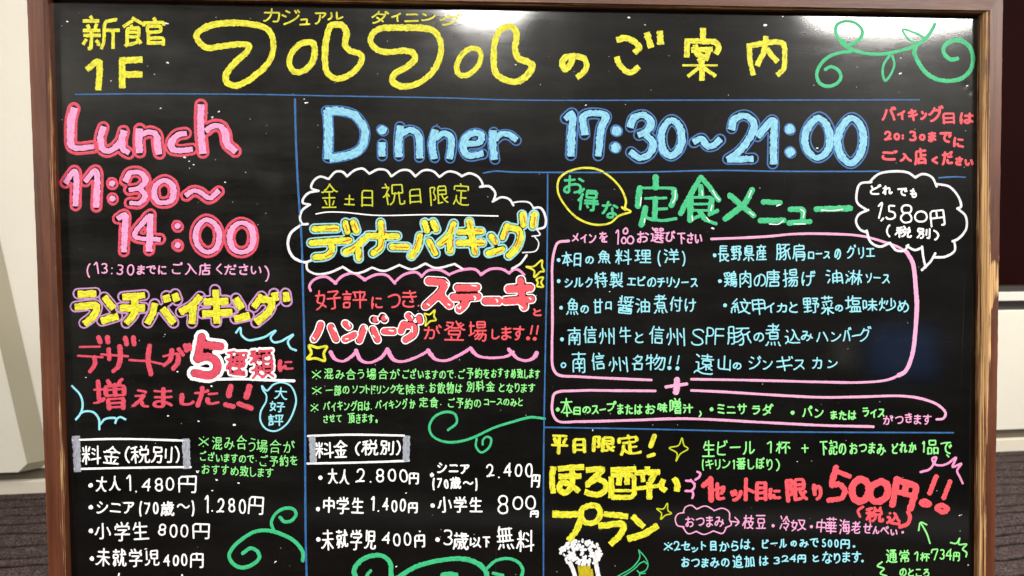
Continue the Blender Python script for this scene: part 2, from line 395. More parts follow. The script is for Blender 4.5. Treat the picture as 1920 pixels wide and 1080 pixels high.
GLYPHS = """
(2086197c136f0e570e4c103f152f1b2221192418
)04170c20122c19441a51195e12770b840686
+0c413e41/25292559
.0d680d68
00f2914211d1d231d29202f27322d353d354a315c2a662269176711610b5509440b330f29
11f681f1e
2062e0a230e20161d1f1d241f2a242e2d2e362c40264b195c1568/056e14683568
324422b382d332d2a2b252720201d121d0d1f0c22/244220411d42/24422c4a2f522f592b6325681a6a0d670962
42b28222c1e3010420d4c/064e0e4c354c/2f1c2c282c67
5066009650d681c6a27662e5f305930502d4724401b3e133e123c121d2d1d
7321e2f2a156613691069/0c1d321d3c19
816422a42/16420e370c2f0d2a12211d1d291e2f223227332e32372a42/16420e4b0b500a560b5d116515681f6a2d663163345c3454334e2a42
:0d3c0e3c/0d680d68
F31410f41/0f680f1e121d311d
P0f430f1d261d30203525382c3835343d2c420f43/0f430f67
S065c096413691c6a24692c642f602f5a2c4e264811390b310b2a0d2310201d1c231c2d203229
※28292829/285f285f/3d2f1558/3c581530
、105a0e59
。1c7315730e700a6b086508600b5b0f5615531b532155265b285f2868276b21711c73
〜733a6e4169455c4a544a4a4635362f3328321e331935113b0c42
い5d1f652e6d476f536d59/161b152e184b1c59206226672c6934673a603e583f543e4e
う1a371c34302f492d512e57315d37603d604d5c57565e4569356e306f2d6d/56152910
え3a4e414f45534c67506c566e6e6d/2b102d0f501454155819/4c3149334c31/1d313a2f4c30542e/4c314d334c373d463a4e2f54186c126d
お732a5d1d/476d586a64626956695066485e41533e453e30422d44/2d442b4724491e4c19511458135f14641c6a286d2d6a2e632d44/2f0d2d44/49202c251425
か621e6b2f73417249/282d2a32224d1b5d136c/320e30112e28/282d272f262f282d/0f2c292c2d28412848294e2e5137513f4f544a644769416d306c
が700676127b14/620c6817/72456a326121/2e112d2322481567126c0f6d/2f6d3d6e446b48654d564f464f374c2f482b43293129272b0e2c
き5b6b566f39702d6e246b1f661d5f1e532050244e/62165d19431d1b1c/484f58515b515b4f51374d3349204417430d/6831563543371937
く546f26462243213e223926355111
け234b1e59185c/372b582b6c2a7128/5b115c43595755604f684670416f/196a185d15591344171c19111d0f
げ78157409/6b19670d/17601c5d214c/72286f2b682c352d/59115815594b565952634a6c43723b71/1a121715123f1357145e1761186c
こ231a271b5d1a/6668636a536c336c2c6b23671c601b591c4e
ご201c401d5b1b/620d6818/76127108/64695d6c446e2e6d296c20681b6218591a4d
さ2548204b1d521d591f632469386f4f6f5b6d/18243e25681f/460e4b214e25512e5c415d475b4a4848
ざ661e6716/76106e04/5b6d4c703770236a1c621b5a1c511f4b2448/661e65205c223d261825/450e49224e27502f5a425c485a4b4749/610a6918691d661e
し6b58685d5d674d6e476f346f296a2564235b2411
す47564454385532522d4c2b432f3935353c334a34/475646574756/1120401e711e/2a6e2f6f3a6b4166495c49554d4b4d414a344a0f
せ454d514e554d564a584058145911/261626592965306a3b6c626a/702b482d283021320c33
た6d354935/415441634869546c6e6b/310f2f202c26273f176c/491d491f44202a241124
だ6a6d516e436a3f673d633e55/731a6e10/683758364437/5f146520/2d112b222827282d21481569136e0e70/45203a2324260d26
つ32673e664e625c5c64556a4d6d446d366a2e65285d235521442130251030
て4c1a49213f2b3739354636503b5b4263536b5f6c/111e41194f1a54186c16
で5c30623c/71376b2c/4b1b48223d2d353d344735503a5d4365506b5e6d/0f203e1a4d1b52196a18
と24123436/6967656a5b6c3d6d336c256521621f5b1f53214d2547323a34363c356021
ど30382115/7616710c/6210681b/636c536e336e2e6d256a1f651b5a1c521f4b2e3d31383a355a24
な712f64255921/52365456/6b635f5b575a5456/54565464516b4e6e4171366f316b2e672e60305b355740544f545456/360c320e301e2b252930243b194e15541157/441e29231123
に691e3e1e/3951385a395f3c634166496865686c676f65/224d1d5b185f/1a13143f1453155d175f186d
の476d56685e63655d69586d4e6e3d692c61225a1d50194118/411841233c3b364c2e5c286121631960145a11531043113b16301e26271f35194118
は5b547060/5b545b615967546c4c6e466e3c6c36673462345e37593c5441524d5158525b54/214e1c5d1660/5b54593859145a11/702656293728/176e1661145e1356133e1911
び0f1e261c281c2a1f/2a1f28202a1f/7b187716720a/650f6a1b/6f4c6e4863385c34/2a1f2c1c3718/5816571a5c335a38594e565b4c69456e3c712c71266f1e6a17601651184420332a242b212a1f
べ124b2d2933263727402f56497064/632d5e2b571d/6f256716
ぼ670e6918/6e64625c585a5557/1e50185e1361/55575565536a4f6d466f3b6e356b33673162335c37583b55485453555557/7816740a/6b3651383437/541a5557/6918521a381a/136f1362105e0f48112f151617131912
ま6766595d4454/445444653f6d35702f70246e1f6a1c661c601e5a2256325241534454/430f4454/1d384b396736/661b481e2e1e1c1c
み363b39393a33441e45152016/363b453c5c456446/745771506c4d644c/363b343d3344295923611e64186410610e5c0e52124a1744243d2d3b363b/4370486f4f6b5c5c644b6632
め24311d34163d0f4e0f581361196521652a6034563f43482d49244d1f4f11500f520e/242b3c234a225524602969346e446e4e6a5a64625b69506d496e/1e171d1a1e1e2a3f38573c5b
も0f4128454944/492432251221/593b603e6545694f695a64645a6b4d6f3f6f396e336b2e662b602a543111340d
ら276a2e6e446e4c6d58686062635e6658664b63455f41593d503b423b3a3d2f4125481e4a/2a1231115518/22261e3e1d4f
り242f212e212c2121240e/242f252c242f/204c203c2232292c2f23381b3d1745154b15531959205d295f355e4a595752604768326f
れ293630333b2a47234f2159215d25602d60375b5d5d6562696d6977637a5c/266f26462442/28241c240e26/0d620d5c0f581d462343263f283628262b0e
ろ2c6d306f416f4a6e566a60636658654a63445d3e563b4a383a3a3737/221740155216/15502b3e363837324f1e5216
を46463a492d54295d29642b68316d4070626e/69344f3f4640/5919511b381d131d/27352b3731353b354036443a46424659/13492536262f2c252d203319340d
ん3f123c13273a263f2941/0c6e116c1d4f27422d42383e3f3e4240464747644a694f6d5b6d65686c607252
ア523a593566286a206c1a6b181418/3e2f3c493a51345c2e63236c1f6d1a6c
イ4630466b4b72/6019482b45303c321344
エ3f643f1f/10646e64/691e181e
カ466a596b5f6862606550672b662860261526/3a103a233828383232492c552460186b106b
キ152b37273c256020621e/145068436c426e3f/371139243c2c486e
ギ6e087311/5f0c6417621e5e223529122d/350f341437263a2f3d49404d4671/1252394d424a69446f48
ク361f621f6622652b59445050455b38642a6c236e1c6c/3e0d3b10361f3121292b1b39153d103d
グ600c6618/74136e07/31225e2261255f2f524a4b53405e3367256f1e711770/0d4011401a392c2431223612
コ66631c631864/666a661d1b1d
サ57105613563e554a51564c5f4368396e326d/2712274a/0e2a702a
シ6e2c6e35673e584d4d563f5f2d671c6c1769/28143b20/1430273b
ジ263c1331/26153920/6d2f6b37673d5c49525239621b6d/721b6a0d/61225a14
ス1d1a591a5c1b5a24523549414847/4847424934571e67176a1169/48475e5c6767
セ642a652d643160395645504a/642a612c642a/2c112c5f2e67356b3c6c526c666a/642a612859282e3028330d37
ソ2635191c/641862275f3157434e4f415d36662d6b266a
ダ332034173711/6d0674127914/313e5b5a/610d66176120612b5c384f4d415c34661f711670/0f4019392f2133206120
チ206d276d2f67385c3e5141434119/10396f39/18181f1b41195c136415
ッ3f41413d3b2b/24461d32/2a703171396d42684e5d5b4c623b6431
ト303440376546/3011306b3572
ド6211691e/604737372c36/521759245e26/2c132c6d3174
ニ6b611061/1b215f216626
ハ126723462e1e/511b64466d606d67
バ2c2027381e4f11680b6a/661a600f/6c68644c501e/6e0a7717
パ0b6a11681e4f27382c20/501e644c6c68/6113660c6c0a710b76117719721f6e216a21621c6113
ビ5a0e621b/5d245b294c2f2b391d3b/6a0a7015/636a4b6c306c276b1f661d5e1d14
フ181a601a641b661d642a5d3c56494e53415f2f68296b2068
プ641d622c5c3d56494e533f612f69276c1e6a/641d711e771b7a167a12770a74086f08670b6410641d/641d601c161c
ミ231627142d145e1f641e/5c6b315f1d5b185c/5b415441273621361d38
メ156b186b26633359404c4b3e53325f15/675e453e2528
ュ23345334563556415168/68681868
ラ62145e152115/286b306d336d4465515d5e4d663d673563321732
リ336c3a6d47664f6057555a4d5c405d13/21142148
ル4913481748674b6850675863655a704e/0e6b126a19622057244b263d2715
ロ68631763/176a171f181d1b1c671c68206869
ン6f296f31683b594c4e553b602b671e6a1668/32281e19
ー6d3d693e133e
一743d0b3d
下3d3149336946/3d123d72/0c117311
中104a6d4a/3f093f73/6e516e1f141f111f10221052
予4038406f3d732c74/452949245a185d10/660f170f/624f6d416e3a6d3854384f364a380b38/25222b203b2745294c304f36
人0d711f65295932483b303f2c/7b7071706a6b636755564b4544313f2b3e213f09
付0a3d0c3813301a2d/48543b3d/74243124/4c746173646e640a/1c731c311a2b1d21280a
以36154429442e/7472615b5856/195f1913/195f235d39533b4d/650e6230585554584f5f45693572
信741c2c1c/6c706c556b536853345333563370/6c703370/352e6a2e/50124b08/0939112e172a/34416a41/1975192e17291a1d2309
児69293329/7664747071736b745a7452734f6e4f52/1647160c/097210731f6b28612d52/33293311350d660d680d6910692b694368463646344633433329
入3f2b472f59536461736e7572/2c0e37173b1d3f2b3c2e334828591a690f710c71
円3f113f40/10407040/5c746c736e71706d701370116d1110111074
冷4d0e4911401c322b2732/4d0e511060236d2f7231/1822151a0d0f/0b6c1a4a/32446544644b624f4e66/51354b2d/59734f6b4e6646643e5f
別5d746c736f6e6f0b/1d4538453a46395f367132742574/50175054/1e2f122f102e100e130d2c0d3a0e3a2e372f1e2f/1e2f1e411959126a0a73
加6f694d69/0c20372039213948366932712572/4d724d1a4f186d186f196f71/1d0a1d261b3f155d0c70
南553551364c404b47/3147313c2f37/235c5c5c/3f093f2a/3f713f48/0c157215/1373132b6a2b6c2d6c6f69745a75/26475a47
口14666a66/6a706a176a15671515161470
合632a5c31573225322230202b/636d1d6d/1d731d4d1e4a214a624a634d6372/410f4e1b612971317930/430a410f3c11301d1f2b0d33
名393a3446/393a37362c2d252b/3213340b3a06/246e676e/244a2473/6773674a664838483046104e0c4e084c/0d27112816262b15301361146217601d542b4239393a
味0d5e0d55/0d550d150f142614265423550d55/391d6e1d/53085373/743c573c51464a4b3a612f6a/343c4d3c503d55455b4a655a736a
品706d4a6d/0f6d326d/312f242f212e210e240d4f0d5c0d5e0e5e2e5b2f312f/717371464c464a484a74/3372334611460f480f74
唐69702770/74131413131613460f620a710b74/6970695b685965592959275d2770/1f367336/2648644867476845682867252725/460848114759
噌0d5f0e55/662463255d31/46314024/695e3b5e/696f3b6f/650960115f18/5119513c/0e55205523532316221310130d160d510e55/3b073f08420d4319/3b6f3b4e3b4c3e4c684c694f696f/513c6c3d6f3c6f396f195e1851193519331a331d333c373d513c
土0c6e736e/3f093f6e/13316b31
場6d1c3b1c/45744a7353695e565f4d/403c3c4d/2b6e326e3d6447574a4e/3b1c3b0d3d0b6b0b6d0d6d1b6d2a692d3d2d3b2b3b1c/2e3c753c/1a511a09/0c232723/0a5b18551a512250294c/2a59364e3a4d714d72546d70677560755d73
塩484f4871/5b715b4f/74163c16/3c283c3c3d3f653f693d692a682740273c28/3c283522/19091955/6f716f516e4f6b4f354f34523471/26717571/2a4c27511a5516590a5d/0b272f2835223c154008
増6d5e3a5e/62186311680969076d07/3a706d70/421842113d08/5319533d/0b272627/1a091a55/722b342b/3a703a4f3b4c3e4c6c4c6d4f6d70/62183719341a343c363d443d6f3d723c721a6218/0a5d17591b5528532c4e
大3e3044384f505b606d6f72717a70/0c710e72127022642c59334d3a383e333f09/0c2d392d3f2f442d732d
奴3a723d72456d595a/40126c126f136f196d24663d5f4e5952/0a22302232223325303a29501d64156c0c72/2b5d275b235512491045104017241a1e1d081f07/73716c6c5e5c5959595350414828461d48194812
好497555745871596d592f5b2b691b6c1369114111/753e3b3e/31693065255b2155104a0e461524181e1a08/0a72166922592b44302630232d220922
学5d1c6112660a6909/221d22141c0b/421d42123c07/73500c50/5534523b434340463f6d3e7235742a74/712d711d5d1d0f1d0e1f0e2d/21335d33
定4015400f3d09/3f4e654e/202f602f/3f6e3f2f/1e58235a2963326a41704e727172786f/702870186f16411510160e180e28/20441e571b5a106f
小6128734e7556735c/400b40673f6f3e723b732b74/07570b57104e16401d292127
就701c6d15660d/15500c67/2542256c23731c74/25421241113f122a22293429372b37402542/23082617/344f3a5e/603c606b6170667270727571776d7864/74294729/3c170b17/58075827534a4b61446c3e73
山3f0a3f6a/6c736c23/1223126a6c6a
州122910330a42/6d0b6d72/5f41552a/220b22401e551961136c/476b470d/302a3741
常401b4009/1c0a2111211b/41415b405d3d5d2f5d2d5a2c3f2c242c232f233d25404141/41744141/0f2d0f1d101b131b6e1b701d702d/586f656f676d68556853655319531756176e/5e1b5f10640a6908
平59366321681f/1c212435/73470b47/3f103f73/12106c10
店296e696e/461746124309/45346f34/0a721060144915187317/4526454d/296e294f2c4e454e694e696e
得1939113c0944/6c1c381c/44694062/21091a120b1f/52755f746170613f/381c380e3a0b690b6c0d6c1d6c2c6a2e3c2e382b381c/75512d51/303e733e/24251c311a381b3d1b73
揚6d1c3c1c/4c4e49573e65336f2f70/604e5b5c54694b734674/433d3f4d/3c1c3c0d3e0b6b0b6d0d6d1b6d2a692d3e2d3c2b3c1c/0a222722/0f7419731b6e1b08/084b19471e4328422a3e/333c763c/2e593a4f3e4d714d70626d7067755d74
料47125219561e/503c4233/0b0f1025/1e401b4017430a5e0963/33102c26/1e4026432a483051305a/66086673/3d58754e/0a333333/1f081f301d381f441f73
新151e18281732/335539603966/331e2f282e32/2514230c1f06/67736733/13550a66/75334b33/3b140c14/700c6d0b4b134a4d485d4171/2432246b22711b72/0a473c47/3c320a32
日1b3d643d/1b6a646a/64726413641161111b111b72
未151d6a1d/3f743f09/733c473c3548285719640d6b046a/736b626058584544393c0d3c
本0c5d18532444312d3323/725c6b575c464e2e4c23/225c5d5c/3f743f09/0d237223
杯1d39163d0958085d/53304d3340403449/2e3e26351d33/75466838/0b232f23/36137513/1e091d341e73/5c135b1b5526532f55345573
枝085c0855143b1a37/2d452c4025351b30/0a212b21/54085438/381c711c/2d713572426d4d665f556b416c3a6a383d38/3d383f42454d515e636c71727772/1c731c3b1a351c1e1c08
歳23561f611c66/6935672e612a6022/46624156/6c4462585f5b5b5c/210e2122/4673516c57665b64/67104110/2a73307332703247/41094122/43472147/0b740a72115e134c133814357335/74220c22/756377677570737370746b7467725b645b5d5551503c4e314e23
汁2313110a/11702250224e/082d0d2d1c34/51095174/75342e34
油1c360d2e082f/2313120b/116f1f54/336c706c/33477147/516c5109/71727123352333253373
洋10730f6d1e4f1e4d/0c2d1b36/120c2216/422042143c09/5e1f61166808/353b6e3b/2d577557/51745120/72203120
海72163b163815/54625459494f4946/1a380c30/1c4f0f70/4d2b4d33553c5546/130a2113/75462846/53746174676e6a5f6d2c6a2b392b372f3644325632627262/3e073b0a381434182b29
淋4865485e5449583c5e386238/1b151c17/7561755b6e4e693f6238/36343f37453e48424849/353b2f3f215d2163/17500d6f/092e0c2f1638/25244424/51247324/6173623b602d6108/3773373f353937213708
混0f70224f/0c2e1a36/2214120b/32514851/3271496d/724c5f555756/31206a20/7766756e727265735871576d5742/32423271/6a206a0e690c660c330c310f31203132343369336a316a20
炒3271367341704d6b576464586b4e6d47/29322f1f/723a7436691c/5508554d/083b0b340d22/1b5123542d61/3b3d421f/1d081c4d16610d71
無73746761/1862126e0b75/31643272/4c6350725676/131e1b1c/33533316/4a164a53/62176253/73530b53/6f350f35/701622161e15/1c531b192209
煮787572736763/63482248/31723067/1b6318640e730674/4c655073/171153115b19/5224561d6a0d/7326562651243c2734260b26/22382256235960596356633a613736373034243620390d3d093d053b/3134392a37223709
牛1c1f6c1f/41724109/0c477447/200c1c1e0f32
物651d65246135584d515b476940703c71/37563f4c4b365224521d/0a4d1e4922452f423445/2d220e22/20082074/431d721d741e71516c6d687262735b73546e/0f100e210933/4708431c401f3434
特45594b62/0e222b22/6f163d16/74473847/5608562f/662f666e64735574/752f362f/2e422c4622481c4c0a50/1f741f08/0f130e220a36
理2d707770/38257025/1a5e1a11/0a112811/543e6f3e703b700e6d0d540d3a0d380e3811383e543e/37567156/27350b35/540d5470/0a6517611b5e295b
甘226b5c6b/22465c46/74200b20/22742209/5c735c09
生69461a46/6d2120211c20/3f703f09/0c707370/220a1c2019220f33
産542e591f/3e094113/2f2f2f26291d2a14/20727272/6a452b45/675a2a5a/4872483b/712f142f13510f670a710b74/6d141214/21502b442e3b
甲6a4c144c/142e6a2e/3f743f10/14531413151018106a106a52
番26232b25/3f703f4c/1c5e645e/3f403f0e/1411430e600a660a6b0c/1c716471/644c604b204b1c4c/0c2b312b372d4e2b732b/342d313419460d4a0b49/211021192622262b/6746644e6471/5f175823582b/19461c4e1c71/4a2c4d34674671487747
登60276f1b/6027612c683272387737/60275926/4f7151685560585f/21261f2c18320c390739/620b5117/2c722d672a60/110c310c340d32152726/573d203d1f401f5426555d555e535e3f5c3d573d/72720c72/460949104d165117521d5926/121b171d212627262d2b522b5926
目186b656b/652e182e/184c654c/65736512651062101c1018111873
県621d281d/622e282e/3f503f73/7570716e5d5f585e/275d235f0c70/622e620f600c290c280e281c283c2a3f5f3f623c622e/734f114f111b
祝0d4914431d3f/1f1e20131a09/2f4b2640203e1d3f/483a474b42613d68366f31732f72/7666766e737362745f715e3a/5e3a6b3a6e396e116c104a103d103b113b393d3a5e3a/1d731d3f203429262a1f281e0b1e
税7766766e7372687360715f6d5f42/44094b164a21/304a2f46283d223b1e3c/61206a09/33733a6f456248594b42/085d16421e3c/1f741e381f0f/302d0a2d/4b423d403d22402162216d216f226f406c414b42/0c121f0f2b0a2e0b
種304f304a28411e3e/085e095917401c3d1e3e/2f2c0a2c/361d741d/33727772/3b0e4a0e6d0a770c/723f3b3f/72603a60/723f724d6f503e503b4e3b3e3b303c2e6f2e7230723f/5672560d/1f731e3a1f10/0b131f10210e2d0b
約46206f2071216f586b6c697166735574/36673156/3244204718471645/16450c4a/0d750b6f105b/2370246c215b2257/0f2c212c/5a505041/30353243354a/4c09461f3d2f/0a300b2d0f2b1124220a/2f1e272a212c1f34153f14431645
紋4d075716/3473456a555e/2f652b56/6821663360495a555558/0c750a6f0e5b/1d2d0e2c/1d591f6d/10481c482c45/37217421/29392c442f482e4c/291f232a1d2d1b3512401047094d/1f0919150f240e2c0a2e0930/767071716b6e555e55584e50463c422d4221
老664b5e4b43552d59/2d492d672e6e3372417367726c6f6f64/36093633/161955195c1e/4f33512b5b225c1e621b6c0f6f0d/73344d33403536340b34/3e353b3c2f442d49234b0f550654
肉575e434f3d4d/3c28442b5b3a/5c746b736e6e6e1c6c1b3e1b131b101c1074/413f3e433d4d34572b5f24631f62/1f3d243e2b3a32343c283d1d40174108
肩28606b60/284d6b4d/4213410c3e07/172a652a68296816661318131716173a154b125a0b6d/5a7467746a726b6d6b3e6a3b673b283b2874
致0f2f11271a1a1b10/0f2f1230332d/5b5d565f4d694072/5b54605164476b296b20/233d2367/0c4b384b/4d1f50207420/3a100b10/096e0b6c24673c64/3f404038332d2e20/73725b5d5b54575053494d344830/3c34423548304a224e1b5109
菜3b333e3c/47544e5d5e676f6f766e/1e431e3f1937/5e4369316e30/37542f5d2366176c0c70/6b23642140261128/55085518/3f743f49/2a082a1a/0c107410/74514c514454385433510b51
華55085519/22502227/0c647264/5d275d50/743b0b3b/29082919/0c117211/12506e50/3f273f74/14266c26
製550e552e/24712b71446b/3f3f3b3f3b423e433f3f/6c575a615764/6d096d3a6a3f5f3f/0a1f421f/130f16103e10/27082740/0b4d334d384e744d/374f3356235e0e640762/103c102e122c3f2c404748594f60566459686b717372/1408140d0e16/1f771f742470245e
記0c3f303f/091b341b/6d394439446b48714f7269726f71736c7560/1b082010/0f2d2d2d/0e6e0f512d502e542e6b2d6e0e6e/0e6e0e74/420f6d0f6d3f
評2f1d0a1d/0f2d2a2d/453645304120/0e6d0f502a4f2a6d0e6d/0e6d0e73/1d111908/0f3e2a3e/711e6838/730f3d0f/75463846/5873580f
豆4d6f5953/25522b63/6f0e0e0e/33461d461a451a261d254a25622562455f463346/0b707370
豚63356c547564756a/29632f633b604f4e564b/0f4926492b4539444b365034/1c7326722965285d2a5029342728270e250c120c0f0e0f4c0d620972/350f710f/7227682f6335563a/45744e745370566a585d563b50334f2c4a22/551052184a223d272d2a292d242a0f2a
込1d18150e/1c611c3b1a3a0a3a/1c6112660b6f/1c612b6a396f4a70736f/4e26542a5c41644f6c567159/30593555404847394b294e264c1a4813400c
追50074d0b4c14/3642362e/3642365f6c5f6d5b6d456c423642/786e7371647240722e6f1c66/1c661c361a350a35/1c660e6e/100d1d1a/362e3617371464146815682c672e362e
通561f5625/561f591b6613680d/561f43183b18/1c631c391a380a38/1c6312680a71/1c632b6c39714b7270717670796d/1e1d0f0f0a0e/320c650c680d/704c324c/51605127/703a323a/62626c626f60705d70296e27612758255227352733283260
遠6e4964516354/4d634c4a/0e1111111e1a/776e71724573327021671b65/1b651b3619350b35/1b6516670c6f0b72/30116c11/4e084e21/2a217321/275b2d5c3558444e4a4b4e436842/6e4968416831662f352f34313440364349444f4d625464586f5e
選561b560c700c70186f1b561b/561b56275a2a6f2b732a7626/465942593064/0e0d1c1c/1b661b3a19390b39/1b660e6e/1b6622672b6c387164727470/4a27482a442b342b2e2a2c232c1b/2c1b2c0f2d0c460c4618451b2c1b/5959605b7065/3f353f50/5d355d50/6f3d2e3d/74512851
部1c2e1821/29162608/63626e61715e725a724b6e4166376634672d701971116e0e570e540f5473/333934303a22371c3717/126e3e6e/0b394539/12731250144e3e4e3e6e/0e174117
醤3b1d3715/13180d0e/45363c2e/20601f67/3c263c2e/0b31192a2229/22092239/6c671367/30267326/0c447244/6c5d6c706b721572137113681355165169516c546c5d/6713631a64326339613a553b/494449584b5c6c5d/4e1a4b0b/320c490b67077009/3344334f305a2a5e2060
野490e6f0e6e166026/4c7459735c6f5c38/0d503b50/0c233c23/6d4f734274384738/246b240d/24390e390c370c0e0f0d230d3a0d3c103c3839392439/0a6e4067/4f20511f58246026612b67306838
金5f5656655367/276520561b53/6d481248/3f2e3f70/1f27222d262e5a2e5d2c6127/72710d71/772d722d6127400d/42083f0d1e270d2e062c
長641f211f/73506a515360/64322132/1f70210e250c680c/74450b45/797073726d71646e576653604d5e4555404e3f46/4566406a2c6f1f701b74
限3c70546c/6c243d24/205627562b512b402330222c2a152a0e270d120d0f0e0f74/724c5e59/3d3d693d6b3c6c3a6c0d3d0d3d6a3c70/7371696a60605e595a57564f523d
除326b3e58/1c5621562554284a273f1e311d2c2615260f240d100d0e0e0e73/782774286f25550e/6756756a/33477447/402f682f/467452745473556e552f/32293529461b5010550e56085807
頂71493d49/5321550e/62687573/1e101e681b6f0d70/4b68466932732b72/71353d35/2d100910/53213f223d233d5b405d5a5d6d5d715b71246e225321/760d390d
類50683d733973/71494649/161611130e0b/3114340c/71354635/5a0e5821/76736668/205d265e356a/0b503550364e364731422c41/582148214623465b495d5f5d6e5d715a71236e215821/2138210a/420d750d/0a1f1c1f2429292b3633/08370b371a291e262320381f/0b711868205d2145
食5f3c203c/412a40233d1e/204f5f4f/556457606556/092b0e2c1e27232a5f2a/3a5b415b4f63546457676973/400c6225752a/400c232121251f702271306f3e6c416a/65565f4d5f2c6125
飲242b2220231d/0920111b1f0d230c/126d1a6c2f64/4c1f721f72296e39/747269675e50594c/230c2d12391d/343d123d/50084d134d1c4334/5931594c554f4d623f703c71366f2f642c5a/0d73126b122c242b332c342f344d314f124f
館5a165a0f5707/4641462c4729692969414641/2b64176c106d/6d6f476f/2f3d103d/200c1c0e111a0821/200c321a341c3420/1f20212b/3e223e183f164216711672187222/6d746d544654/285b306d/46744641/0b75106c102d212c2f2c2f4e2d4f104f
魚51724c62/1961156a0c74/31633371/46234c144b0f2c0e/635f68627372/3f253f52/193b673b/0e291e2466246728674f66521d521951192a1a241e1b27102c0e2e083206
鶏0c1e102a142d/6e224622/5e695b5c/205c255e2f69/5d06590a5812/6a62685c6458/3d71435c/1e192126/46407640/3919322b2e2d/506d4f5e/0c0f1d0e330a390b/363d0d3d/0a513851/46316c316e2d6e156c13571248134615464e494f724f7450746270726e7567765f73/0b73146d205b2133
"""
GL = {}
for line in GLYPHS.strip().split('\n'):
    st = []
    for s in line[1:].split('/'):
        st.append(np.array([(int(s[i:i + 2], 16), int(s[i + 2:i + 4], 16)) for i in range(0, len(s), 4)], float))
    GL[line[0]] = st
GL['1'] = [np.array([(26, 34), (50, 12), (50, 110)], float)]
def glyph_box(c):
    P = np.vstack(GL[c]); return P.min(0), P.max(0)
def wob(P, amp):
    """slow hand tremor"""
    P = np.asarray(P, float)
    k = rng.normal(0, 1, (2, 2)); c = P.mean(0); r = max(4.0, np.ptp(P, axis=0).max())
    Q = (P - c) / r
    return P + amp * np.c_[k[0, 0] * Q[:, 1] ** 2 + k[0, 1] * Q[:, 0] * Q[:, 1], k[1, 0] * Q[:, 0] ** 2 + k[1, 1] * Q[:, 0] * Q[:, 1]] * 2
def glyph_strokes(c, x0, y0, x1, y1, w, em=None):
    """strokes of one character fitted to a box (ink box, or an em height when em is given)"""
    a, b = glyph_box(c); sz = np.maximum(b - a, 1.0); hw = w / 2 * 0.8
    X0, X1 = x0 + hw, x1 - hw; sx = (X1 - X0) / sz[0] if sz[0] > 8 else 1
    if em is None: Y0, Y1 = y0 + hw, y1 - hw; sy = (Y1 - Y0) / sz[1] if sz[1] > 8 else 1
    out = []
    ang = rng.normal(0, 0.05); ca, sa = math.cos(ang), math.sin(ang); cc = np.array([(x0 + x1) / 2, (y0 + y1) / 2])
    for s in GL[c]:
        P = np.empty_like(s)
        P[:, 0] = X0 + (s[:, 0] - a[0]) * sx if sz[0] > 8 else (x0 + x1) / 2 + (s[:, 0] - (a[0] + b[0]) / 2) * 0.3
        if em is None: P[:, 1] = Y0 + (s[:, 1] - a[1]) * sy if sz[1] > 8 else (y0 + y1) / 2 + (s[:, 1] - (a[1] + b[1]) / 2) * 0.3
        else: P[:, 1] = (y0 + y1) / 2 + (s[:, 1] - 62) * em / 114
        size = max(x1 - x0, y1 - y0)
        P = wob(P + rng.normal(0, 0.016 * size, 2), 0.02 * size)
        P = (P - cc) @ np.array([[ca, sa], [-sa, ca]]) + cc
        out.append(chaikin(P))
    return out
ADV = {' ': 45}
def run_boxes(text, x0, x1):
    ws = [ADV.get(c) or max(16.0, (glyph_box(c)[1] - glyph_box(c)[0])[0]) for c in text]
    gap = 21.0; tot = sum(ws) + gap * (len(text) - 1); k = (x1 - x0) / tot; x = x0; out = []
    for c, w in zip(text, ws):
        out.append((c, x, x + w * k)); x += (w + gap) * k
    return out

# ------------------------------------------------------------------ the menu board
board = empty('menu_board', BO)
board.rotation_euler = (-LEAN, 0, 0)
tag(board, 'black hand-lettered restaurant menu board in a worn brown wooden frame', 'menu board')

def quad_px(pts, h):
    return [onboard(x, y, h) for x, y in pts]
def edge(pa, pb, h):
    """a straight line of the frame given by two picture points, as a function of board height or width"""
    a = Vector(onboard(*pa, h)); b = Vector(onboard(*pb, h)); return a, b
def at_z(ab, z):
    a, b = ab; t = (z - a.z) / (b.z - a.z); return a + (b - a) * t
def at_x(ab, x):
    a, b = ab; t = (x - a.x) / (b.x - a.x); return a + (b - a) * t
HF, HB = 0.015, 0.0105
